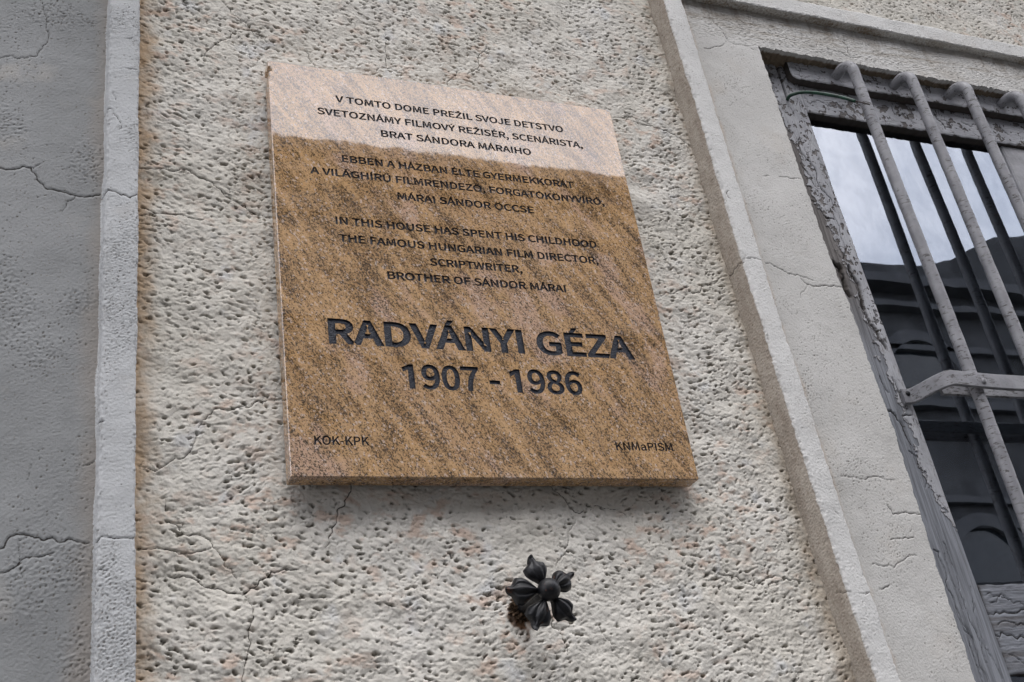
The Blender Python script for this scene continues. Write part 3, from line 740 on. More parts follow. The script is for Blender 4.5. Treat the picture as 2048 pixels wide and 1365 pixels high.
# left pilaster: flat panel, then a raised moulding that ends against the stucco
def panel_disp(S, T, PX, PY):
    h, dirt_shade, c = plaster_h(S, T, .0012, 101, 1.0, .9)
    D = crack_field(PX, T, CRACKS['P'], 5)
    rough = field(S.shape[1], S.shape[0], .0012, 131, .006, 'band', .5)
    m = sstep(.4, 1.4, c)
    h = h + .00022 * rough * m - .0012 * np.exp(-(D / .0010) ** 2)
    return h, {'dirt_shade': dirt_shade, 'crk': D}
sweep('pilaster', [(-0.640, -0.025), (-0.4405, -0.025)], 'z', 1.79, 2.86, .0012, panel_disp, M_panel, FAC)
def mould_l_disp(S, T, PX, PY):
    h, dirt_shade, c = plaster_h(S, T, .0011, 161, 1.0, .8)
    D = crack_field(PX, T, CRACKS['S'], 6)
    r = field(S.shape[1], S.shape[0], .0011, 171, .0034, 'band', .45, .7)
    wob = field(S.shape[1], S.shape[0], .0011, 172, .03, 'low')
    h = h + .00030 * r * sstep(-.6, .8, c) - .0011 * np.exp(-(D / .0010) ** 2) + .00012 * wob
    pit = sstep(1.5, 2.4, r) * sstep(-.9, .6, c)
    chipn = field(S.shape[1], S.shape[0], .0011, 175, .010, 'low')
    near = np.exp(-((PX + .4082) / .0022) ** 2) + np.exp(-((PX + .4418) / .0022) ** 2)
    chip = near * sstep(.9, 2.2, chipn + .35 * r)
    h = h - .0016 * chip + .0004 * near * chipn
    pit = np.clip(pit + .45 * chip, 0, 1)
    return h, {'dirt_shade': np.clip(dirt_shade + .8 * pit, 0, 1), 'crk': D}
sweep('moulding', [(-0.4475, -0.0235), (-0.4450, -0.0255), (-0.4428, -0.0370), (-0.4405, -0.0400), (-0.4095, -0.0400), (-0.4075, -0.0385), (-0.4070, 0.006)],
      'z', 1.79, 2.86, .0011, mould_l_disp, M_mould_l, FAC, lean=lean_l)

# window surround: raised moulding (upright and head), flat band, reveal
def mould_r_disp(S, T, PX, PY):
    h, dirt_shade, c = plaster_h(S, T, .0012, 201, 1.0, .45)
    D = crack_field(PX, T, CRACKS['S'], 7)
    yz = [(w, pts) for w, pts in CRACKS['R']]
    s0 = -PY                                                  # on the unpainted side cracks run over depth
    side = PX < .4032
    if side.any():
        xs_line = [(w, [(0.4 + (0.0015 - a[0]) - .0015, a[1]) for a in pts]) for w, pts in yz]
        DS = crack_field(S + 0.4 - .004, T, xs_line, 8)
        D = np.where(side, DS, D)
    wob = field(S.shape[1], S.shape[0], .0012, 212, .045, 'low')
    gr = field(S.shape[1], S.shape[0], .0012, 213, .0038, 'band', .5)
    h = h + .00016 * wob + np.where(side, .00028, .00012) * gr - .0011 * np.exp(-(D / .0010) ** 2)
    chipn = field(S.shape[1], S.shape[0], .0012, 215, .010, 'low')
    near = np.exp(-((PX - .4335) / .0020) ** 2) + np.exp(-((PX - .4025) / .0025) ** 2)
    h = h + .0004 * near * chipn - .0014 * near * sstep(1.0, 2.2, chipn)
    return h, {'dirt_shade': np.clip(dirt_shade + .4 * near * sstep(1.1, 2.2, chipn), 0, 1), 'crk': D}
sweep('moulding', [(0.3995, 0.004), (0.4003, -0.030), (0.4015, -0.0375), (0.4045, -0.0400), (0.4315, -0.0400), (0.4338, -0.0385), (0.4342, -0.0235)],
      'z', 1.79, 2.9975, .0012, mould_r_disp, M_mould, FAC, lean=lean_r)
def mould_t_disp(S, T, PX, PY):
    h, dirt_shade, c = plaster_h(S, T, .0014, 231, 1.4, .7)
    lines = [(w, [(p[0], p[1]) for p in pts]) for w, pts in CRACKS['S']]
    D = np.full(S.shape, .006)
    xs = crack_field(T.T.copy(), PX.T.copy()[:, :], lines, 9) if False else D
    rag = field(S.shape[1], S.shape[0], .0014, 232, .007, 'band', .6)
    edge = np.exp(-((PX - 2.9645) / .003) ** 2)
    gr = field(S.shape[1], S.shape[0], .0014, 233, .004, 'band', .5)
    h = h + .0006 * rag * edge + .00016 * gr
    return h, {'dirt_shade': dirt_shade, 'crk': D}
sweep('moulding', [(2.9995, 0.004), (2.9985, -0.0375), (2.9965, -0.0400), (2.9660, -0.0400), (2.9640, -0.0385), (2.9635, -0.0235)][::-1],
      'x', 0.4305, 1.56, .0014, lambda S, T, PX, PY: (lambda r: (-r[0], r[1]))(mould_t_disp(S, T, PX, PY)), M_mould, FAC)

# flat band round the opening (one sheet with the opening cut out of it), its soffit and its reveal
def edge_x(z):
    e = np.interp(z, [1.79, 1.84, 1.95, 2.05, 2.17, 2.38, 2.44, 2.59, 2.88, 3.0], [.5790, .5777, .5775, .5793, .5853 - .002, .5772 + .001, .5740, .5700, .5710, .5710])
    return e
fs = .0012
X, Z = regular(0.4335, 1.56, 1.79, 2.966, fs)
nz, nx = X.shape
h, dirt_shade, c = plaster_h(X, Z, fs, 301, 1.0, .8)
ht, dirt_t, _ = plaster_h(X, Z, fs, 311, 1.3, 1.0, True)
topw = sstep(2.855, 2.90, Z)
st = field(nx, nz, fs, 321, .0036, 'band', .5, 4.0)
h = h * (1 - topw) + (ht + .00030 * st) * topw
dirt_shade = np.clip(dirt_shade * (1 - topw) + dirt_t * topw, 0, 1)
D = crack_field(X, Z, CRACKS['P'], 12)
h = h - .0011 * np.exp(-(D / .0010) ** 2)
rng_e = np.random.default_rng(5)
def line_noise(n, seed, wl):
    r = field(n, 3, 1.0, seed, wl, 'low')[1]
    return r
jz = int(np.argmin(np.abs(Z[:, 0] - 2.8832)))
ix = int(np.argmin(np.abs(X[0] - 0.5720)))
keep = np.ones((nz - 1, nx - 1), bool)
keep[:jz, ix:] = False
ez = 2.8832 + .0008 * line_noise(nx, 51, 9) + .0006 * line_noise(nx, 52, 3)
ez = ez - .004 * sstep(.70, .712, X[0]) * (X[0] < .74) * .5
ex = edge_x(Z[:, 0]) + .0006 * line_noise(nz, 53, 14) + .0003 * line_noise(nz, 54, 4)
Xm = X.copy(); Zm = Z.copy()
lowrows = np.arange(nz) <= jz
wx = np.clip((X - .4335) / (X[0, ix] - .4335), 0, 1)
shift = (ex - X[0, ix])[:, None]
fade = sstep(2.8832 + .03, 2.8832, Z)
Xm = X + shift * wx * fade * (X <= X[0, ix] + 1e-9)
Xm = Xm + (1 - wx) * lean_r(Z) * (X <= X[0, ix] + 1e-9)
Zm[jz, ix:] = ez[ix:]
Y = -0.025 - h
relief('window_surround', Xm, Zm, Y, M_surround, FAC, {'dirt_shade': dirt_shade, 'crk': D}, None, keep)
# soffit strip and reveal strip start on the very border of the sheet
def strip(name, A, B, mat, n=16, amp=.0006, seed=1):
    A = np.asarray(A); B = np.asarray(B); m_ = len(A)
    t = np.linspace(0, 1, n)[:, None, None]
    co = A[None] * (1 - t) + B[None] * t
    no = field(m_, n, .0012, seed, .006, 'low')
    w = np.sin(np.linspace(0, np.pi, n))[:, None]
    co[..., 2] += no * amp * w
    q = grid_faces(m_, n)
    mesh_arrays(name, co.reshape(-1, 3), q.ravel(), np.arange(len(q)) * 4, mat, FAC,
                attrs={'dirt_shade': np.zeros(m_ * n), 'crk': np.full(m_ * n, .006)})
A = np.stack([Xm[jz, ix:], Y[jz, ix:], Zm[jz, ix:]], 1)
B = A.copy(); B[:, 1] = .020; B[:, 2] = 2.8815
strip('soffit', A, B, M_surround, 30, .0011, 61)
A = np.stack([Xm[:jz + 1, ix], Y[:jz + 1, ix], Zm[:jz + 1, ix]], 1)
B = A.copy(); B[:, 1] = .030; B[:, 0] = A[:, 0].mean() + .002
strip('reveal', A, B, M_surround, 24, 0, 62)

# ------------------------------------------------------------------ the window: weathered boards, glass, dim room
WIN = empty('window', (0, 0, 0)); WIN.parent = FAC
ws = .0010
X, Z = regular(0.548, 0.668, 1.70, 2.905, ws)
nz, nx = X.shape
grain = field(nx, nz, ws, 401, .0028, 'band', .5, 1.0)
gl = field(nx, nz, ws, 402, .0045, 'band', .5, 1.0)
kx = np.fft.rfftfreq(nx, ws)[None]; kz = np.fft.fftfreq(nz, ws)[:, None]
def longgrain(seed, wl, ratio):
    rng = np.random.default_rng(seed)
    G_ = np.fft.rfft2(rng.standard_normal((nz, nx)))
    k_ = np.hypot(kx, kz * ratio)
    r = np.fft.irfft2(G_ * np.exp(-((k_ * wl - 1) ** 2) / .35), s=(nz, nx)); return r / r.std()
lg = longgrain(403, .0035, 30); lg2 = longgrain(404, .011, 18)
n1 = field(nx, nz, ws, 405, .016, 'low'); n2 = field(nx, nz, ws, 406, .0055, 'low')
xin = np.interp(Z[:, 0], [1.7, 1.85, 2.0, 2.19, 2.63, 2.8, 2.905], [.672, .6706, .6673, .6657, .6590, .6600, .6610])
W_ = np.interp(Z, [1.7, 2.02, 2.05, 2.12, 2.3, 2.42, 2.5, 2.62, 2.72, 2.80, 2.905], [-.03, -.02, .006, .019, .022, .030, .034, .044, .050, .060, .060])
n3 = field(nx, nz, ws, 409, .0028, 'low')
pd = X - (xin[:, None] - W_) + n1 * .004 + n2 * .0022 + n3 * .0007
paint = sstep(-.0003, .0006, pd)
holes = sstep(1.00, 1.08, field(nx, nz, ws, 407, .012, 'low') * .8 + n2 * .4 + n3 * .25) * sstep(2.30, 2.4, Z)
paint = np.clip(paint - holes, 0, 1)
thin = sstep(-.4, .6, n1 + lg2 * .3) * .35 * (Z > 2.06)
curl = np.exp(-((pd - .0015) / .0022) ** 2) * sstep(2.05, 2.15, Z) * sstep(-.3, .6, n1)
D = crack_field(X, Z, STILE_CRACKS, 21, .006, .07)
deep = crack_field(X, Z, STILE_CRACKS[:3], 22, .006, .10)
hh = .00022 * lg + .00016 * lg2 + .0008 * paint + .0007 * curl - .0022 * np.exp(-(D / .0012) ** 2) - .004 * np.exp(-(deep / .0020) ** 2)
groove = sstep(.0032, .0018, np.abs(X - .6285)) * sstep(2.804, 2.809, Z + n2 * .001)
hh = hh - .012 * groove
dirt_shade = np.clip(groove + .9 * np.exp(-(deep / .0030) ** 2) + .35 * sstep(2.72, 2.88, Z) * sstep(-.2, .9, n1 + n2 * .4), 0, 1)  # groove and gouges coloured dark for the shade inside; dark patches towards the top
Xm = X + np.where(X > .64, (X - .64) / .028, 0) * (xin[:, None] - .668)
relief('stile', Xm, Z, .010 - hh, M_wood, WIN, {'paint': paint, 'dirt_shade': dirt_shade, 'crk': D}, back=.060)

def cross_board(name, x0, x1, z0, z1, y, back, seed, lines=(), peel=.5, step=.0012, round_left=False):
    X, Z = regular(x0, x1, z0, z1, step)
    nz, nx = X.shape
    n1 = field(nx, nz, step, seed, .020, 'low'); n2 = field(nx, nz, step, seed + 1, .006, 'low')
    lg = field(nx, nz, step, seed + 2, .004, 'band', .5, 1.0)
    st = field(nx, nz, step, seed + 3, .0032, 'band', .6, 8.0)
    ps = n1 + .8 * n2
    paint = 1 - sstep(peel, peel + .12, ps)
    curl = np.exp(-((ps - peel) / .10) ** 2) * sstep(-.2, .7, n1)
    D = crack_field(X, Z, list(lines), seed + 5, .006, .16)
    hh = .00018 * st + .00006 * lg + .0008 * paint + .0006 * curl - .0015 * np.exp(-(D / .0012) ** 2)
    e = np.minimum(np.minimum(Z - z0, z1 - Z), X - x0)
    hh = hh - .0015 * np.exp(-e / .0012)
    dirt_shade = .8 * np.exp(-e / .002) * sstep(-.5, 1, n1)
    Zm = Z + .0004 * line_noise(nx, seed + 7, 12)[None, :]
    Xm = X
    if round_left:
        rr = .012
        cut = np.clip(rr - (X - x0), 0, rr); dz = rr - np.sqrt(np.maximum(rr * rr - cut * cut, 0))
        Zm = np.where(Z < (z0 + z1) / 2, Zm + dz * (1 - (Z - z0) / ((z1 - z0) / 2)), Zm)
    return relief(name, Xm, Zm, y - hh, M_woodh, WIN, {'paint': paint, 'dirt_shade': dirt_shade, 'crk': D}, back=back)
rl = [(1.0, [(.810, 2.832), (.826, 2.829), (.840, 2.824)]), (1.2, [(.859, 2.835), (.858, 2.821), (.862, 2.815)]),
      (1.4, [(.8668, 2.811), (.880, 2.819), (.8872, 2.819), (.8997, 2.801)]), (1.6, [(.9546, 2.838), (.957, 2.821), (.9662, 2.799)]),
      (1.2, [(.945, 2.832), (.960, 2.829)]), (1.1, [(.962, 2.812), (.980, 2.806)]), (1.0, [(1.0127, 2.825), (1.03, 2.815), (1.05, 2.823)]), (1.3, [(1.1064, 2.835), (1.11, 2.82), (1.12, 2.81)]),
      (.8, [(.69, 2.815), (.72, 2.809), (.75, 2.818)]), (.8, [(.668, 2.822), (.676, 2.806), (.690, 2.811)])]
cross_board('top_rail', .6635, 1.600, 2.7865, 2.8462, .0118, .055, 501, rl, 1.25)
cross_board('head_board', .6415, 1.640, 2.8455, 2.8860, -.004, .058, 521, [(1.0, [(.655, 2.874), (.662, 2.862)])], 1.9, round_left=True)
br = [(1.3, [(.68, 1.930), (.72, 1.931), (.76, 1.935), (.82, 1.934)]), (1.3, [(.68, 1.902), (.70, 1.900), (.76, 1.905), (.82, 1.903)]), (.9, [(.69, 1.957), (.70, 1.953), (.715, 1.957), (.725, 1.948)]),
      (.8, [(.69, 1.915), (.72, 1.917), (.75, 1.914)]), (.8, [(.69, 1.876), (.74, 1.874), (.79, 1.878)]), (.7, [(.69, 1.944), (.73, 1.943), (.78, 1.946)])]
cross_board('bottom_rail', .6800, 1.600, 1.8500, 1.9700, .0190, .055, 541, br, -4)
b = MB(); b.box(1.097, 1.165, .0175, .056, 1.9705, 2.786, .002)
ms = b.build('meeting_stile', mat_simple('meeting_stile_paint', (.40, .40, .415), .75, .18, 30, .25, .5), WIN)
b = MB(); b.box(1.605, 1.668, .012, .058, 1.30, 2.884, .002); b.build('stile', ms.data.materials[0], WIN)
b = MB(); b.box(.6705, 1.604, .020, .056, 1.31, 1.42, .002); b.build('bottom_rail', ms.data.materials[0], WIN)
b = MB(); b.box(.6600, 1.0985, .0270, .0300, 1.960, 2.792); b.build('pane', M_glass, WIN)
b = MB(); b.box(1.1640, 1.6060, .0270, .0300, 1.960, 2.792); b.build('pane', M_glass, WIN)
b = MB(); b.box(.6700, 1.6060, .0275, .0305, 1.415, 1.852); b.build('pane', M_glass, WIN)
# second, inner window and the room behind
for x0, x1 in ((1.035, 1.095), (1.102, 1.160), (.60, .66), (1.56, 1.62)):
    b = MB(); b.box(x0, x1, .190, .225, 1.36, 2.86, .003); b.build('inner_stile', M_inner, WIN)
for z0, z1 in ((2.78, 2.86), (1.36, 1.46)):
    b = MB(); b.box(.56, 1.66, .226, .250, z0, z1, .003); b.build('inner_rail', M_inner, WIN)
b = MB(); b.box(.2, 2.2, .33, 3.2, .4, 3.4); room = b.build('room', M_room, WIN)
# curtain with soft folds behind the inner window
nxc = 160
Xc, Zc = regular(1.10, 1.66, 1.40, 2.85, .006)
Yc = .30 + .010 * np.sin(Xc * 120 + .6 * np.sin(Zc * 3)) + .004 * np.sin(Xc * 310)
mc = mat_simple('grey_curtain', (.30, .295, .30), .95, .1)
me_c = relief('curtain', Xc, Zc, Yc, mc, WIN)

# ------------------------------------------------------------------ iron window grille
GR = empty('window_grille', (.92, -.046, 1.30))
tag(GR, 'grey painted iron grille of round upright bars hooked into the head of the window', 'window bars')
def rel(p, o): return tuple(Vector(p) - o.location)
rngb = random.Random(3)
for i, xb in enumerate((.7362, .8616, .9858, 1.1112, 1.2365, 1.3618, 1.487)):
    yb, R_, zt = -.0462, .026, 2.8655
    path = [(xb, .004, zt + .002), (xb, -.006, zt + .001)]
    path += [(xb, yb + R_ - R_ * math.sin(t), zt - R_ + R_ * math.cos(t)) for t in np.linspace(0, math.pi / 2, 12)]
    zz = zt - R_
    while zz > 1.34:
        zz -= .012
        path.append((xb + .0009 * math.sin(zz * 9 + i * 2), yb + .0007 * math.sin(zz * 7 + i), zz))
    rad = [.0092 + rngb.uniform(-.00022, .00022) for _ in path]
    b = MB(); b.tube([rel(p, GR) for p in path], rad, 20)
    o = b.build('bar', M_bar, GR, True)
# flat cross bar: a strap that jogs out from the stile, in front of the bars, and a second strap behind them
def strap(name, path, zc, hgt, th, tail=None):
    pts = [Vector((x, y, 0)) for x, y in path]
    b = MB(); vs = []
    for i, p in enumerate(pts):
        a, c = pts[max(i - 1, 0)], pts[min(i + 1, len(pts) - 1)]
        t = (c - a).normalized(); n = Vector((t.y, -t.x, 0))
        z = zc(p.x)
        e = .0012
        for (dn, dz) in ((-th / 2, -hgt / 2 + e), (-th / 2 + e, -hgt / 2), (th / 2 - e, -hgt / 2), (th / 2, -hgt / 2 + e), (th / 2, hgt / 2 - e), (th / 2 - e, hgt / 2), (-th / 2 + e, hgt / 2), (-th / 2, hgt / 2 - e)):
            vs.append(rel((p.x + n.x * dn, p.y + n.y * dn, z + dz), GR))
    fs = []
    for i in range(len(pts) - 1):
        for k in range(8):
            fs.append((i * 8 + k, i * 8 + (k + 1) % 8, (i + 1) * 8 + (k + 1) % 8, (i + 1) * 8 + k))
    fs.append(tuple(range(8))); fs.append(tuple(range((len(pts) - 1) * 8, len(pts) * 8)))
    b.add(vs, fs)
    o = b.build(name, M_bar, GR); auto_smooth(o, 32); return o
def bez(p0, p1, p2, p3, n=12):
    r = []
    for t in np.linspace(0, 1, n):
        a = (1 - t) ** 3; b_ = 3 * t * (1 - t) ** 2; c_ = 3 * t * t * (1 - t); d_ = t ** 3
        r.append((a * p0[0] + b_ * p1[0] + c_ * p2[0] + d_ * p3[0], a * p0[1] + b_ * p1[1] + c_ * p2[1] + d_ * p3[1]))
    return r
front = [(.6475, .0045), (.6590, .0040)] + bez((.6610, .0030), (.6700, -.004), (.6690, -.056), (.6860, -.0590), 18) + [(x, -.0590) for x in np.linspace(.70, 1.50, 24)]
strap('cross_strap', front, lambda x: 2.2462 - .0045 * min(1, max(0, (x - .66) / .1)), .0235, .0062)
back_ = [(x, -.0330) for x in np.linspace(.684, 1.50, 24)]
strap('cross_strap', back_, lambda x: 2.2410, .0200, .0055)
for xb in (.7362, .8616, .9858, 1.1112):
    b = MB(); b.ball(rel((xb + .002, -.0625, 2.2405), GR), .0046, 14, 8, (1, .6, 1)); b.build('rivet', M_bar, GR, True)
b = MB(); b.ball(rel((.6565, .0010, 2.2500), GR), .0042, 14, 8, (1, .5, 1)); b.build('rivet', M_iron, GR, True)

# ------------------------------------------------------------------ loose cable end
CB = empty('electric_cable', (.6225, .006, 2.807))
tag(CB, 'short dark green cable end with bare wire poking out of the window frame', 'cable')
def spl(P, n=10):
    P = [Vector(p) for p in P]; P = [2 * P[0] - P[1]] + P + [2 * P[-1] - P[-2]]; r = []
    for i in range(1, len(P) - 2):
        for t in np.linspace(0, 1, n, endpoint=(i == len(P) - 3)):
            a, b_, c_, d_ = P[i - 1:i + 3]
            r.append(.5 * ((2 * b_) + (c_ - a) * t + (2 * a - 5 * b_ + 4 * c_ - d_) * t * t + (3 * b_ - a - 3 * c_ + d_) * t ** 3))
    return r
p = [(.6300, .018, 2.806), (.6260, .002, 2.8065), (.6330, -.007, 2.8065), (.6440, -.014, 2.8053), (.6671, -.025, 2.7976), (.6893, -.042, 2.779), (.7047, -.055, 2.7608)]
b = MB(); b.tube([rel(q, CB) for q in spl(p)], .0029, 12); b.build('sheath', M_sheath, CB, True)
p = [(.7040, -.0543, 2.7617), (.713, -.060, 2.7547), (.723, -.064, 2.7487)]
b = MB(); b.tube([rel(q, CB) for q in spl(p)], .0008, 8); b.build('wire', M_copper, CB, True)

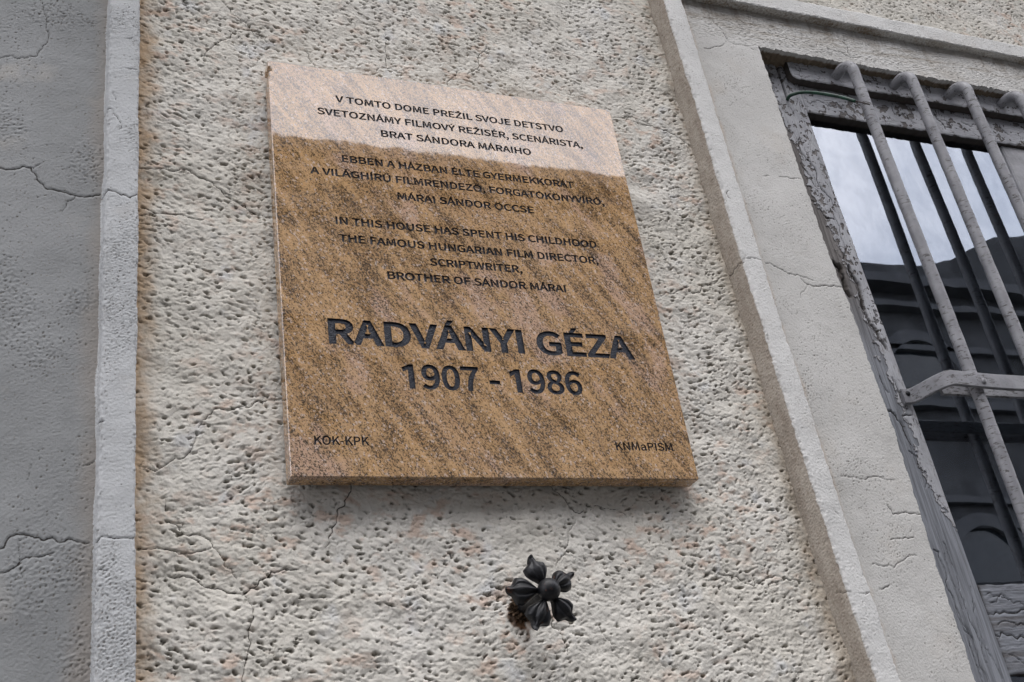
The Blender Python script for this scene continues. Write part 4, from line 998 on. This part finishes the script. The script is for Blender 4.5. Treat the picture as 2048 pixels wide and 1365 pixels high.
# ------------------------------------------------------------------ the plaque
G = {'A':(829,[[[5,0],[132,0],[229,306],[595,306],[690,0],[824,0],[484,1000],[344,1000]],[[261,405],[310,559],[331,627],[351,694],[371,761],[390,828],[409,898],[415,898],[434,829],[454,761],[474,694],[494,627],[516,559],[563,405]]]),
'B':(896,[[[138,0],[456,0],[581,12],[686,47],[766,105],[817,187],[835,293],[825,368],[798,430],[754,477],[698,511],[632,532],[632,539],[683,563],[724,600],[753,645],[771,698],[778,756],[761,849],[715,918],[642,965],[547,991],[434,1000],[138,1000]],[[263,576],[263,900],[417,900],[502,895],[568,878],[616,847],[644,801],[653,739],[645,683],[618,638],[571,604],[503,583],[412,576]],[[263,101],[263,477],[438,477],[534,471],[610,450],[665,414],[699,364],[711,297],[699,225],[664,170],[608,131],[532,108],[438,101]]]),
'C':(870,[[[514,-18],[588,-12],[656,6],[716,36],[771,76],[821,126],[752,206],[712,167],[670,135],[624,112],[574,98],[520,93],[414,111],[328,165],[263,250],[223,364],[209,503],[223,641],[265,753],[332,837],[419,889],[524,907],[573,903],[618,890],[658,870],[695,844],[729,813],[797,895],[758,932],[710,966],[655,993],[592,1011],[523,1018],[379,995],[257,928],[162,821],[101,677],[79,499],[100,321],[160,177],[253,71],[373,5]]]),
'D':(939,[[[138,0],[393,0],[557,22],[687,86],[781,189],[839,330],[858,503],[839,678],[781,816],[686,917],[554,979],[387,1000],[138,1000]],[[263,104],[263,898],[377,898],[504,881],[602,832],[673,752],[715,642],[729,503],[715,365],[673,254],[602,172],[504,121],[377,104]]]),
'E':(804,[[[138,0],[729,0],[729,108],[263,108],[263,472],[643,472],[643,580],[263,580],[263,894],[714,894],[714,1000],[138,1000]]]),
'F':(753,[[[138,0],[263,0],[263,449],[645,449],[645,555],[263,555],[263,894],[714,894],[714,1000],[138,1000]]]),
'G':(940,[[[531,-18],[608,-12],[679,4],[741,29],[795,60],[839,98],[839,518],[510,518],[510,413],[723,413],[723,151],[696,131],[663,115],[626,103],[585,95],[543,93],[426,111],[333,165],[265,250],[223,364],[209,503],[224,641],[268,753],[337,837],[429,889],[542,907],[597,902],[646,889],[688,869],[725,843],[757,813],[825,895],[787,931],[739,964],[682,992],[615,1011],[538,1018],[388,995],[262,928],[164,821],[101,677],[79,499],[101,321],[162,177],[258,71],[383,5]]]),
'H':(993,[[[138,0],[263,0],[263,472],[730,472],[730,0],[857,0],[857,1000],[730,1000],[730,581],[263,581],[263,1000],[138,1000]]]),
'I':(400,[[[138,0],[263,0],[263,1000],[138,1000]]]),
'J':(730,[[[323,-18],[427,-2],[505,42],[558,109],[589,194],[599,293],[599,1000],[472,1000],[472,306],[466,225],[446,165],[414,124],[369,100],[311,93],[270,97],[232,109],[197,131],[166,163],[138,206],[48,141],[87,84],[134,40],[188,8],[252,-11]]]),
'K':(881,[[[138,0],[263,0],[263,317],[435,521],[735,0],[876,0],[514,621],[828,1000],[685,1000],[266,498],[263,498],[263,1000],[138,1000]]]),
'L':(741,[[[138,0],[701,0],[701,108],[263,108],[263,1000],[138,1000]]]),
'M':(1108,[[[138,0],[251,0],[251,554],[250,609],[248,670],[244,732],[239,793],[235,849],[240,849],[321,621],[510,101],[595,101],[783,621],[864,849],[869,849],[865,793],[860,732],[856,670],[854,609],[853,554],[853,0],[970,0],[970,1000],[819,1000],[628,465],[614,424],[601,382],[587,340],[573,298],[558,256],[553,256],[538,298],[524,340],[510,382],[495,424],[480,465],[289,1000],[138,1000]]]),
'N':(986,[[[138,0],[256,0],[256,525],[255,588],[253,652],[249,714],[245,776],[241,838],[247,838],[355,632],[719,0],[849,0],[849,1000],[729,1000],[729,480],[730,417],[732,353],[736,288],[741,225],[746,164],[739,164],[632,370],[266,1000],[138,1000]]]),
'O':(1012,[[[506,-18],[647,6],[765,73],[855,181],[913,326],[933,503],[913,680],[855,823],[765,929],[647,995],[506,1018],[365,995],[247,929],[157,823],[99,680],[79,503],[99,326],[157,181],[247,73],[365,6]],[[506,93],[406,112],[324,165],[262,251],[222,365],[209,503],[222,641],[262,753],[324,837],[406,889],[506,907],[606,889],[689,837],[751,753],[790,641],[804,503],[790,365],[751,251],[689,165],[606,112]]]),
'P':(864,[[[138,0],[263,0],[263,398],[428,398],[551,410],[653,446],[730,507],[780,593],[797,707],[779,821],[730,904],[651,960],[548,990],[423,1000],[138,1000]],[[263,501],[263,898],[407,898],[502,892],[576,872],[629,837],[661,783],[671,707],[661,630],[631,572],[579,532],[507,508],[412,501]]]),
'R':(866,[[[263,525],[263,898],[431,898],[517,892],[584,873],[634,839],[664,789],[674,720],[664,650],[634,595],[584,556],[517,533],[431,525]],[[686,0],[828,0],[574,438],[650,465],[712,506],[759,563],[789,634],[799,720],[783,829],[735,908],[661,961],[565,991],[450,1000],[138,1000],[138,0],[263,0],[263,424],[443,424]]]),
'S':(813,[[[415,-18],[530,-3],[624,37],[695,98],[739,176],[754,266],[744,346],[715,410],[671,460],[614,501],[548,533],[407,595],[359,615],[314,640],[276,671],[250,711],[240,763],[249,812],[273,852],[312,882],[364,901],[427,907],[480,903],[530,891],[575,872],[616,846],[655,814],[720,895],[674,935],[621,969],[561,995],[496,1012],[427,1018],[325,1005],[238,969],[171,913],[127,840],[112,753],[124,674],[157,611],[204,562],[258,524],[315,497],[458,434],[513,409],[559,383],[595,351],[618,309],[626,255],[617,201],[590,156],[547,122],[489,100],[416,93],[354,98],[295,115],[238,141],[186,175],[141,217],[65,130],[121,80],[185,39],[255,8],[332,-11]]]),
'T':(817,[[[345,0],[472,0],[472,894],[775,894],[775,1000],[42,1000],[42,894],[345,894]]]),
'U':(984,[[[492,-18],[608,-4],[707,41],[784,122],[833,244],[851,412],[851,1000],[730,1000],[730,409],[718,284],[684,194],[633,135],[568,103],[492,93],[418,103],[354,135],[304,194],[271,284],[259,409],[259,1000],[134,1000],[134,412],[151,244],[201,122],[278,41],[377,-4]]]),
'V':(784,[[[321,0],[467,0],[784,1000],[656,1000],[495,458],[476,390],[457,325],[439,261],[420,196],[398,128],[393,128],[372,196],[353,261],[334,325],[316,390],[296,458],[134,1000],[1,1000]]]),
'W':(1198,[[[247,0],[397,0],[546,603],[556,650],[566,695],[577,740],[587,785],[596,831],[602,831],[611,785],[621,740],[631,695],[640,650],[651,603],[802,0],[955,0],[1161,1000],[1041,1000],[933,456],[922,391],[911,326],[900,261],[889,196],[879,131],[870,131],[856,196],[842,262],[828,327],[814,392],[799,456],[660,1000],[544,1000],[407,456],[392,391],[377,326],[363,261],[349,196],[336,131],[330,131],[318,196],[306,261],[294,326],[282,391],[270,456],[165,1000],[35,1000]]]),
'Y':(724,[[[299,0],[424,0],[424,387],[726,1000],[595,1000],[467,718],[447,674],[428,630],[407,586],[387,543],[366,498],[360,498],[339,543],[320,586],[300,630],[281,674],[262,718],[132,1000],[-1,1000],[299,387]]]),
'Z':(823,[[[68,0],[759,0],[759,108],[224,108],[752,925],[752,1000],[116,1000],[116,894],[596,894],[68,76]]]),
'a':(768,[[[296,-18],[350,-12],[402,3],[451,26],[498,55],[542,89],[546,89],[557,0],[659,0],[659,456],[650,558],[621,642],[571,706],[499,746],[402,760],[333,754],[268,738],[208,716],[156,690],[112,663],[160,577],[197,601],[238,622],[283,640],[331,652],[382,656],[445,646],[488,618],[516,576],[531,525],[535,469],[367,442],[239,403],[150,349],[97,280],[80,192],[91,119],[121,61],[167,18],[226,-9]],[[332,83],[290,87],[254,100],[225,123],[207,156],[201,201],[211,254],[246,299],[309,336],[404,365],[535,386],[535,180],[493,145],[452,118],[413,99],[373,87]]]),
'0':(757,[[[379,-18],[484,3],[571,65],[635,169],[676,315],[690,503],[676,690],[635,834],[571,936],[484,998],[379,1018],[274,998],[187,936],[123,834],[82,690],[68,503],[82,315],[123,169],[187,65],[274,3]],[[379,83],[316,99],[263,147],[223,229],[197,347],[188,503],[197,659],[223,776],[263,857],[316,904],[379,920],[443,904],[495,857],[536,776],[561,659],[570,503],[561,347],[536,229],[495,147],[443,99]]]),
'1':(757,[[[120,0],[668,0],[668,104],[468,104],[468,1000],[372,1000],[338,982],[301,966],[261,952],[215,940],[165,929],[165,850],[344,850],[344,104],[120,104]]]),
'6':(757,[[[411,-18],[500,-3],[579,41],[642,109],[683,199],[698,307],[686,420],[649,508],[591,571],[514,608],[420,621],[373,615],[325,600],[278,575],[233,542],[194,501],[209,663],[247,780],[302,859],[372,902],[452,915],[487,912],[522,902],[555,886],[584,865],[610,839],[681,915],[645,949],[604,977],[557,999],[505,1013],[446,1018],[333,999],[232,940],[151,837],[96,684],[76,477],[93,299],[139,161],[210,62],[303,2]],[[196,401],[237,450],[279,486],[321,510],[361,524],[400,528],[465,518],[516,489],[551,443],[573,382],[580,307],[571,231],[548,168],[511,121],[465,91],[411,80],[341,94],[285,134],[242,199],[212,288]]]),
'7':(757,[[[270,0],[400,0],[414,218],[442,408],[493,582],[574,751],[693,925],[693,1000],[67,1000],[67,894],[553,894],[449,732],[373,570],[321,400],[287,212]]]),
'8':(757,[[[382,-18],[486,-5],[573,31],[638,87],[680,158],[694,240],[685,316],[660,378],[623,429],[578,470],[527,503],[527,510],[563,543],[599,585],[629,635],[651,691],[659,752],[647,838],[612,911],[555,967],[479,1002],[385,1015],[296,1003],[221,969],[162,916],[124,846],[111,761],[118,702],[137,649],[167,603],[204,564],[246,531],[246,525],[191,490],[142,445],[101,389],[73,324],[63,248],[78,161],[122,88],[189,32],[278,-5]],[[450,543],[381,572],[319,606],[269,647],[236,697],[224,761],[231,815],[253,860],[287,893],[331,915],[383,922],[442,913],[489,888],[524,850],[545,802],[553,745],[548,701],[536,659],[515,619],[487,580]],[[383,75],[315,84],[258,109],[213,148],[184,199],[173,259],[180,314],[199,365],[228,411],[266,451],[311,486],[393,452],[466,415],[523,371],[562,316],[576,244],[567,188],[541,142],[501,106],[448,83]]]),
'9':(757,[[[321,-18],[430,2],[529,63],[610,171],[664,329],[683,543],[667,714],[620,847],[548,942],[455,999],[347,1018],[257,1003],[178,960],[116,892],[75,802],[60,693],[73,581],[109,494],[167,430],[243,392],[336,379],[386,385],[435,401],[482,426],[527,460],[566,501],[549,339],[511,221],[457,143],[391,99],[317,86],[278,89],[241,99],[207,115],[175,136],[147,162],[79,85],[115,51],[157,23],[205,1],[259,-13]],[[565,606],[524,555],[482,517],[439,492],[397,477],[356,472],[292,482],[242,511],[206,557],[185,619],[177,693],[186,770],[209,833],[246,880],[293,910],[348,921],[418,908],[475,869],[519,806],[549,718]]]),
'-':(473,[[[63,334],[412,334],[412,430],[63,430]]]),
',':(379,[[[102,-259],[170,-222],[225,-174],[267,-116],[293,-49],[302,26],[297,76],[283,117],[262,147],[233,165],[196,172],[167,168],[142,157],[121,139],[107,115],[102,85],[107,55],[120,30],[140,12],[165,1],[194,-3],[209,-1],[202,-48],[184,-91],[156,-128],[119,-160],[72,-186]]])}
G['1'] = (757, [[[322, 0], [470, 0], [470, 985], [345, 985], [95, 850], [122, 742], [322, 840]]])
ACC = {'acute': lambda s: [[(0, 1075), (105, 1075), (235, 1255), (80, 1255)]],
       'uml': lambda s: [[(-165 + 62 * math.cos(t), 1155 + 62 * math.sin(t)) for t in np.linspace(0, 2 * math.pi, 9)[:-1]], [(165 + 62 * math.cos(t), 1155 + 62 * math.sin(t)) for t in np.linspace(0, 2 * math.pi, 9)[:-1]]],
       'dbl': lambda s: [[(-190, 1075), (-95, 1075), (0, 1255), (-135, 1255)], [(50, 1075), (145, 1075), (260, 1255), (125, 1255)]],
       'car': lambda s: [[(-65, 1075), (65, 1075), (205, 1255), (85, 1255), (0, 1150), (-85, 1255), (-205, 1255)]]}
COMP = {'Á': ('A', 'acute'), 'É': ('E', 'acute'), 'Í': ('I', 'acute'), 'Ó': ('O', 'acute'), 'Ý': ('Y', 'acute'), 'Ö': ('O', 'uml'), 'Ő': ('O', 'dbl'), 'Ű': ('U', 'dbl'), 'Ž': ('Z', 'car')}

def thicken(poly, o):
    P = np.array(poly, float); n = len(P)
    out = []
    for i in range(n):
        a, b_, c_ = P[i - 1], P[i], P[(i + 1) % n]
        d1 = b_ - a; d2 = c_ - b_
        d1 = d1 / (np.hypot(*d1) + 1e-9); d2 = d2 / (np.hypot(*d2) + 1e-9)
        n1 = np.array([d1[1], -d1[0]]); n2 = np.array([d2[1], -d2[0]])
        m_ = n1 + n2; L = np.hypot(*m_)
        if L < 1e-6: out.append(b_ + n1 * o); continue
        m_ = m_ / L
        k = 1 / max(.55, float(m_ @ n1))
        out.append(b_ + m_ * o * k)
    return out

def ccw(poly): return sum(a[0] * b_[1] - b_[0] * a[1] for a, b_ in zip(poly, poly[1:] + poly[:1])) > 0

def line_outlines(text, x0, x1, zb, cap, bold, space=330, track=0):
    """contours (m) of one line between x0 and x1 on baseline zb"""
    cs = []; pen = 0
    for ch in text:
        if ch == ' ': pen += space; continue
        base, acc = COMP.get(ch, (ch, None))
        adv, cont = G[base]
        cxm = adv / 2
        for c_ in cont:
            pts = [(u, v) for u, v in c_]
            if base == 'M':
                pts = [(cxm + (u - cxm) * (1.07 - .15 * min(1, max(0, v / 1000))), v) for u, v in pts]
            cs.append([(pen + u, v) for u, v in thicken(pts, bold)])
        if acc:
            for c_ in ACC[acc](0):
                c_ = c_ if ccw(c_) else c_[::-1]
                cs.append([(pen + cxm + u - (70 if acc == 'acute' else 0), v) for u, v in thicken(c_, bold * .5)])
        pen += adv + track
    us = [u for c_ in cs for u, v in c_]
    u0, u1 = min(us), max(us)
    sx = (x1 - x0) / (u1 - u0); sz = cap / (1000 + 2 * bold)
    return [[(x0 + (u - u0) * sx, zb + (v + bold) * sz) for u, v in c_] for c_ in cs]

SM, NM = 46, 40
LINES = [
    ("V TOMTO DOME PREŽIL SVOJE DETSTVO", -.1645, .1648, 2.6306, .0112, SM),
    ("SVETOZNÁMY FILMOVÝ REŽISÉR, SCENÁRISTA,", -.1900, .1909, 2.6060, .0112, SM),
    ("BRAT SÁNDORA MÁRAIHO", -.1070, .1071, 2.5813, .0112, SM),
    ("EBBEN A HÁZBAN ÉLTE GYERMEKKORÁT", -.1627, .1627, 2.5317, .0112, SM),
    ("A VILÁGHÍRŰ FILMRENDEZŐ, FORGATÓKÖNYVÍRÓ,", -.2051, .2048, 2.5076, .0112, SM),
    ("MÁRAI SÁNDOR ÖCCSE", -.0951, .0945, 2.4812, .0112, SM),
    ("IN THIS HOUSE HAS SPENT HIS CHILDHOOD", -.1780, .1783, 2.4340, .0112, SM),
    ("THE FAMOUS HUNGARIAN FILM DIRECTOR,", -.1758, .1756, 2.4080, .0112, SM),
    ("SCRIPTWRITER,", -.0628, .0618, 2.3838, .0112, SM),
    ("BROTHER OF SÁNDOR MÁRAI", -.1195, .1190, 2.3592, .0112, SM),
    ("RADVÁNYI GÉZA", -.1978, .1988, 2.2646, .0340, 50),
    ("1907 - 1986", -.1149, .1150, 2.2103, .0326, 38),
    ("KOK-KPK", -.2225, -.1610, 2.1374, .0107, 27),
    ("KNMaPISM", .1443, .2233, 2.1373, .0107, 27)]

PZ = 2.1                                    # bottom edge of the stone
PY = -.030                                  # its polished face
PL = bpy.data.objects.new('memorial_plaque', None)
PL.location = (0, -.007, PZ); link(PL)
tag(PL, 'tan polished granite memorial plaque with dark engraved lettering fixed to the rough stucco wall', 'plaque')
oy = PY + .007                               # face in plaque coordinates
HW, HT = .2500, .5863
DEPTH = .0016
outline = [(-HW + .0006, 0), (HW - .0008, 0), (HW, .0008)]
for t in np.linspace(0, math.pi / 2, 7): outline.append((HW - .0055 + .0055 * math.cos(t), HT - .0055 + .0055 * math.sin(t)))
outline += [(-HW, HT), (-HW, HT - .0095), (-HW + .0028, HT - .0105), (-HW + .0046, HT - .0135), (-HW + .0036, HT - .0170), (-HW + .0012, HT - .0185), (-HW + .0014, HT - .026), (-HW, HT - .030), (-HW, .0006)]
allc = []
per_line = []
for tx, x0, x1, zb, cap, bold in LINES:
    cs = line_outlines(tx, x0, x1, zb - PZ, cap, bold)
    per_line.append(cs); allc += cs

from mathutils.geometry import delaunay_2d_cdt, tessellate_polygon
def fill(contours):
    """flat fill of closed contours (even-odd) -> vertex list, faces in the (u,v) plane"""
    K = 100.0
    vs, fs_ = [], []
    for c_ in contours:
        n0 = len(vs)
        vs += [Vector((u * K, v * K)) for u, v in c_]
        fs_.append(list(range(n0, n0 + len(c_))))
    ov, oe, of, a1, a2, a3 = delaunay_2d_cdt(vs, [], fs_, 1, 1e-5)
    return [(p.x / K, p.y / K) for p in ov], [tuple(f) for f, src in zip(of, a3) if len(src) % 2]

ch = .0009
def inset(poly, d): return [tuple(p) for p in thicken(poly, -d)]
face_out = inset(outline, ch)
vs, fs_ = fill([face_out] + allc)
b = MB()
b.add([(u, oy, v) for u, v in vs], fs_)
n = len(outline)
b.add([(u, oy, v) for u, v in face_out] + [(u, oy + ch, v) for u, v in outline] + [(u, 0, v) for u, v in outline],
      [(i, (i + 1) % n, n + (i + 1) % n, n + i) for i in range(n)] + [(n + i, n + (i + 1) % n, 2 * n + (i + 1) % n, 2 * n + i) for i in range(n)] + [tuple(2 * n + i for i in range(n))])
slab = b.build('slab', M_granite, PL)
for cs in per_line:
    b = MB(); done = [False] * len(cs)
    for i, c_ in enumerate(cs):                      # every outer contour with the holes that lie in it
        if not ccw(c_): continue
        us = [p_[0] for p_ in c_]; ws = [p_[1] for p_ in c_]
        grp = [c_] + [h_ for h_ in cs if not ccw(h_) and min(us) < h_[0][0] < max(us) and min(ws) < h_[0][1] < max(ws)]
        tri = tessellate_polygon([[Vector((u * 100, v * 100, 0)) for u, v in q_] for q_ in grp])
        b.add([(u, oy + DEPTH, v) for q_ in grp for u, v in q_], [tuple(t_) for t_ in tri])
    for c_ in cs:
        k = len(c_)
        b.add([(u, oy + .00005, v) for u, v in c_] + [(u, oy + DEPTH, v) for u, v in c_], [(i, (i + 1) % k, k + (i + 1) % k, k + i) for i in range(k)])
    b.build('inscription', M_letter, PL)
# hidden spacers carry the stone a finger's breadth off the wall
for sx in (-.2, .2):
    for sz in (.06, .52):
        b = MB(); b.tube([(sx, 0.0002, sz), (sx, .012, sz)], .008, 12); b.build('fixing', M_iron, PL)

# ------------------------------------------------------------------ five-petalled iron rosette on a stem
FL = empty('iron_rosette', (.0020, 0, 1.9570))
tag(FL, 'black iron five petalled flower with a round boss on a short stem below the plaque', 'ornament')
yc = -.074
b = MB(); b.tube([(0, .012, 0), (0, -.02, -.0008), (0, -.05, -.002), (0, yc + .004, -.0032)], [.0072, .0066, .0060, .0062], 16); b.build('stem', M_iron, FL, True)
b = MB(); b.ball((0, yc - .006, -.0042), .0122, 28, 18); b.build('boss', M_iron, FL, True)
def petal(ang, length, lift):
    nu, nv = 44, 21
    top = []; bot = []
    ca, sa = math.cos(ang), math.sin(ang)
    for i in range(nu + 1):
        s = i / nu
        wprof = (.060 + .255 * sstep(.08, .54, s) - .200 * sstep(.66, .81, s) - .035 * sstep(.82, .95, s)) * length
        if s > .93: wprof *= math.sqrt(max(.04, 1 - ((s - .93) / .07) ** 2))
        th = np.interp(s, [0, .3, .6, .85, 1.0], [.0045, .0068, .0078, .0050, .0014])
        for j in range(nv):
            v = -1 + 2 * j / (nv - 1)
            u = .004 + s * (length - .004)
            lobes = .0019 * math.exp(-((v - 0) / .34) ** 2) + .0012 * math.exp(-((abs(v) - .70) / .25) ** 2) - .0011 * math.exp(-((abs(v) - .36) / .10) ** 2)
            env = math.sin(math.pi * min(1, s * 1.08)) ** .8 if s < .93 else .25
            cup = -.0085 * (1 - math.sqrt(max(0, 1 - .96 * v * v))) * math.sin(math.pi * s) ** .6
            rise = .004 + .010 * math.sin(math.pi * min(1, s * .95)) * .55 - lift * s + .006 * max(0, (s - .78) / .22) ** 1.6
            yf = lobes * env * 1.7 + cup + rise
            edge = math.sqrt(max(0, 1 - v * v))
            lx, lz = u, v * wprof
            X_, Z_ = lx * ca - lz * sa, lx * sa + lz * ca
            top.append((X_, yc + .006 - yf - th * .5 * edge, Z_ - .0042))
            bot.append((X_, yc + .006 - yf + th * .5 * edge, Z_ - .0042))
    b = MB(); n0 = len(top); w = nv
    fs_ = []
    for i in range(nu):
        for j in range(nv - 1):
            a = i * w + j
            fs_.append((a, a + 1, a + w + 1, a + w)); fs_.append((n0 + a, n0 + a + w, n0 + a + w + 1, n0 + a + 1))
        fs_.append((i * w, (i + 1) * w, n0 + (i + 1) * w, n0 + i * w)); a = i * w + nv - 1
        fs_.append((a, n0 + a, n0 + a + w, a + w))
    fs_.append(tuple(list(range(w)) + [n0 + k for k in range(w - 1, -1, -1)]))
    fs_.append(tuple([nu * w + k for k in range(w)] + [n0 + nu * w + k for k in range(w - 1, -1, -1)]))
    b.add(top + bot, fs_)
    b.build('petal', M_iron, FL, True)
for a, L, lf in ((107, .042, .004), (29, .0395, .004), (-50, .042, .003), (-117, .0455, .003), (175, .047, .004)):
    petal(math.radians(a), L, lf)
# crumbly mortar round the root of the stem
rngm = np.random.default_rng(9)
b = MB(); b.ball((-.001, -.001, -.001), 1.0, 40, 24, (.0125, .0075, .0125))
vv = []
for v in b.v:
    p = Vector(v); d = (p - Vector((-.001, -.001, -.001)))
    k = 1 + .22 * math.sin(p.x * 900 + 1) * math.sin(p.z * 1100) + .16 * math.sin(p.x * 2300 + p.z * 1700) + rngm.normal(0, .06)
    vv.append(tuple(Vector((-.001, -.001, -.001)) + d * k))
b.v = vv
b.build('mortar_plug', M_mortar, FL, False)
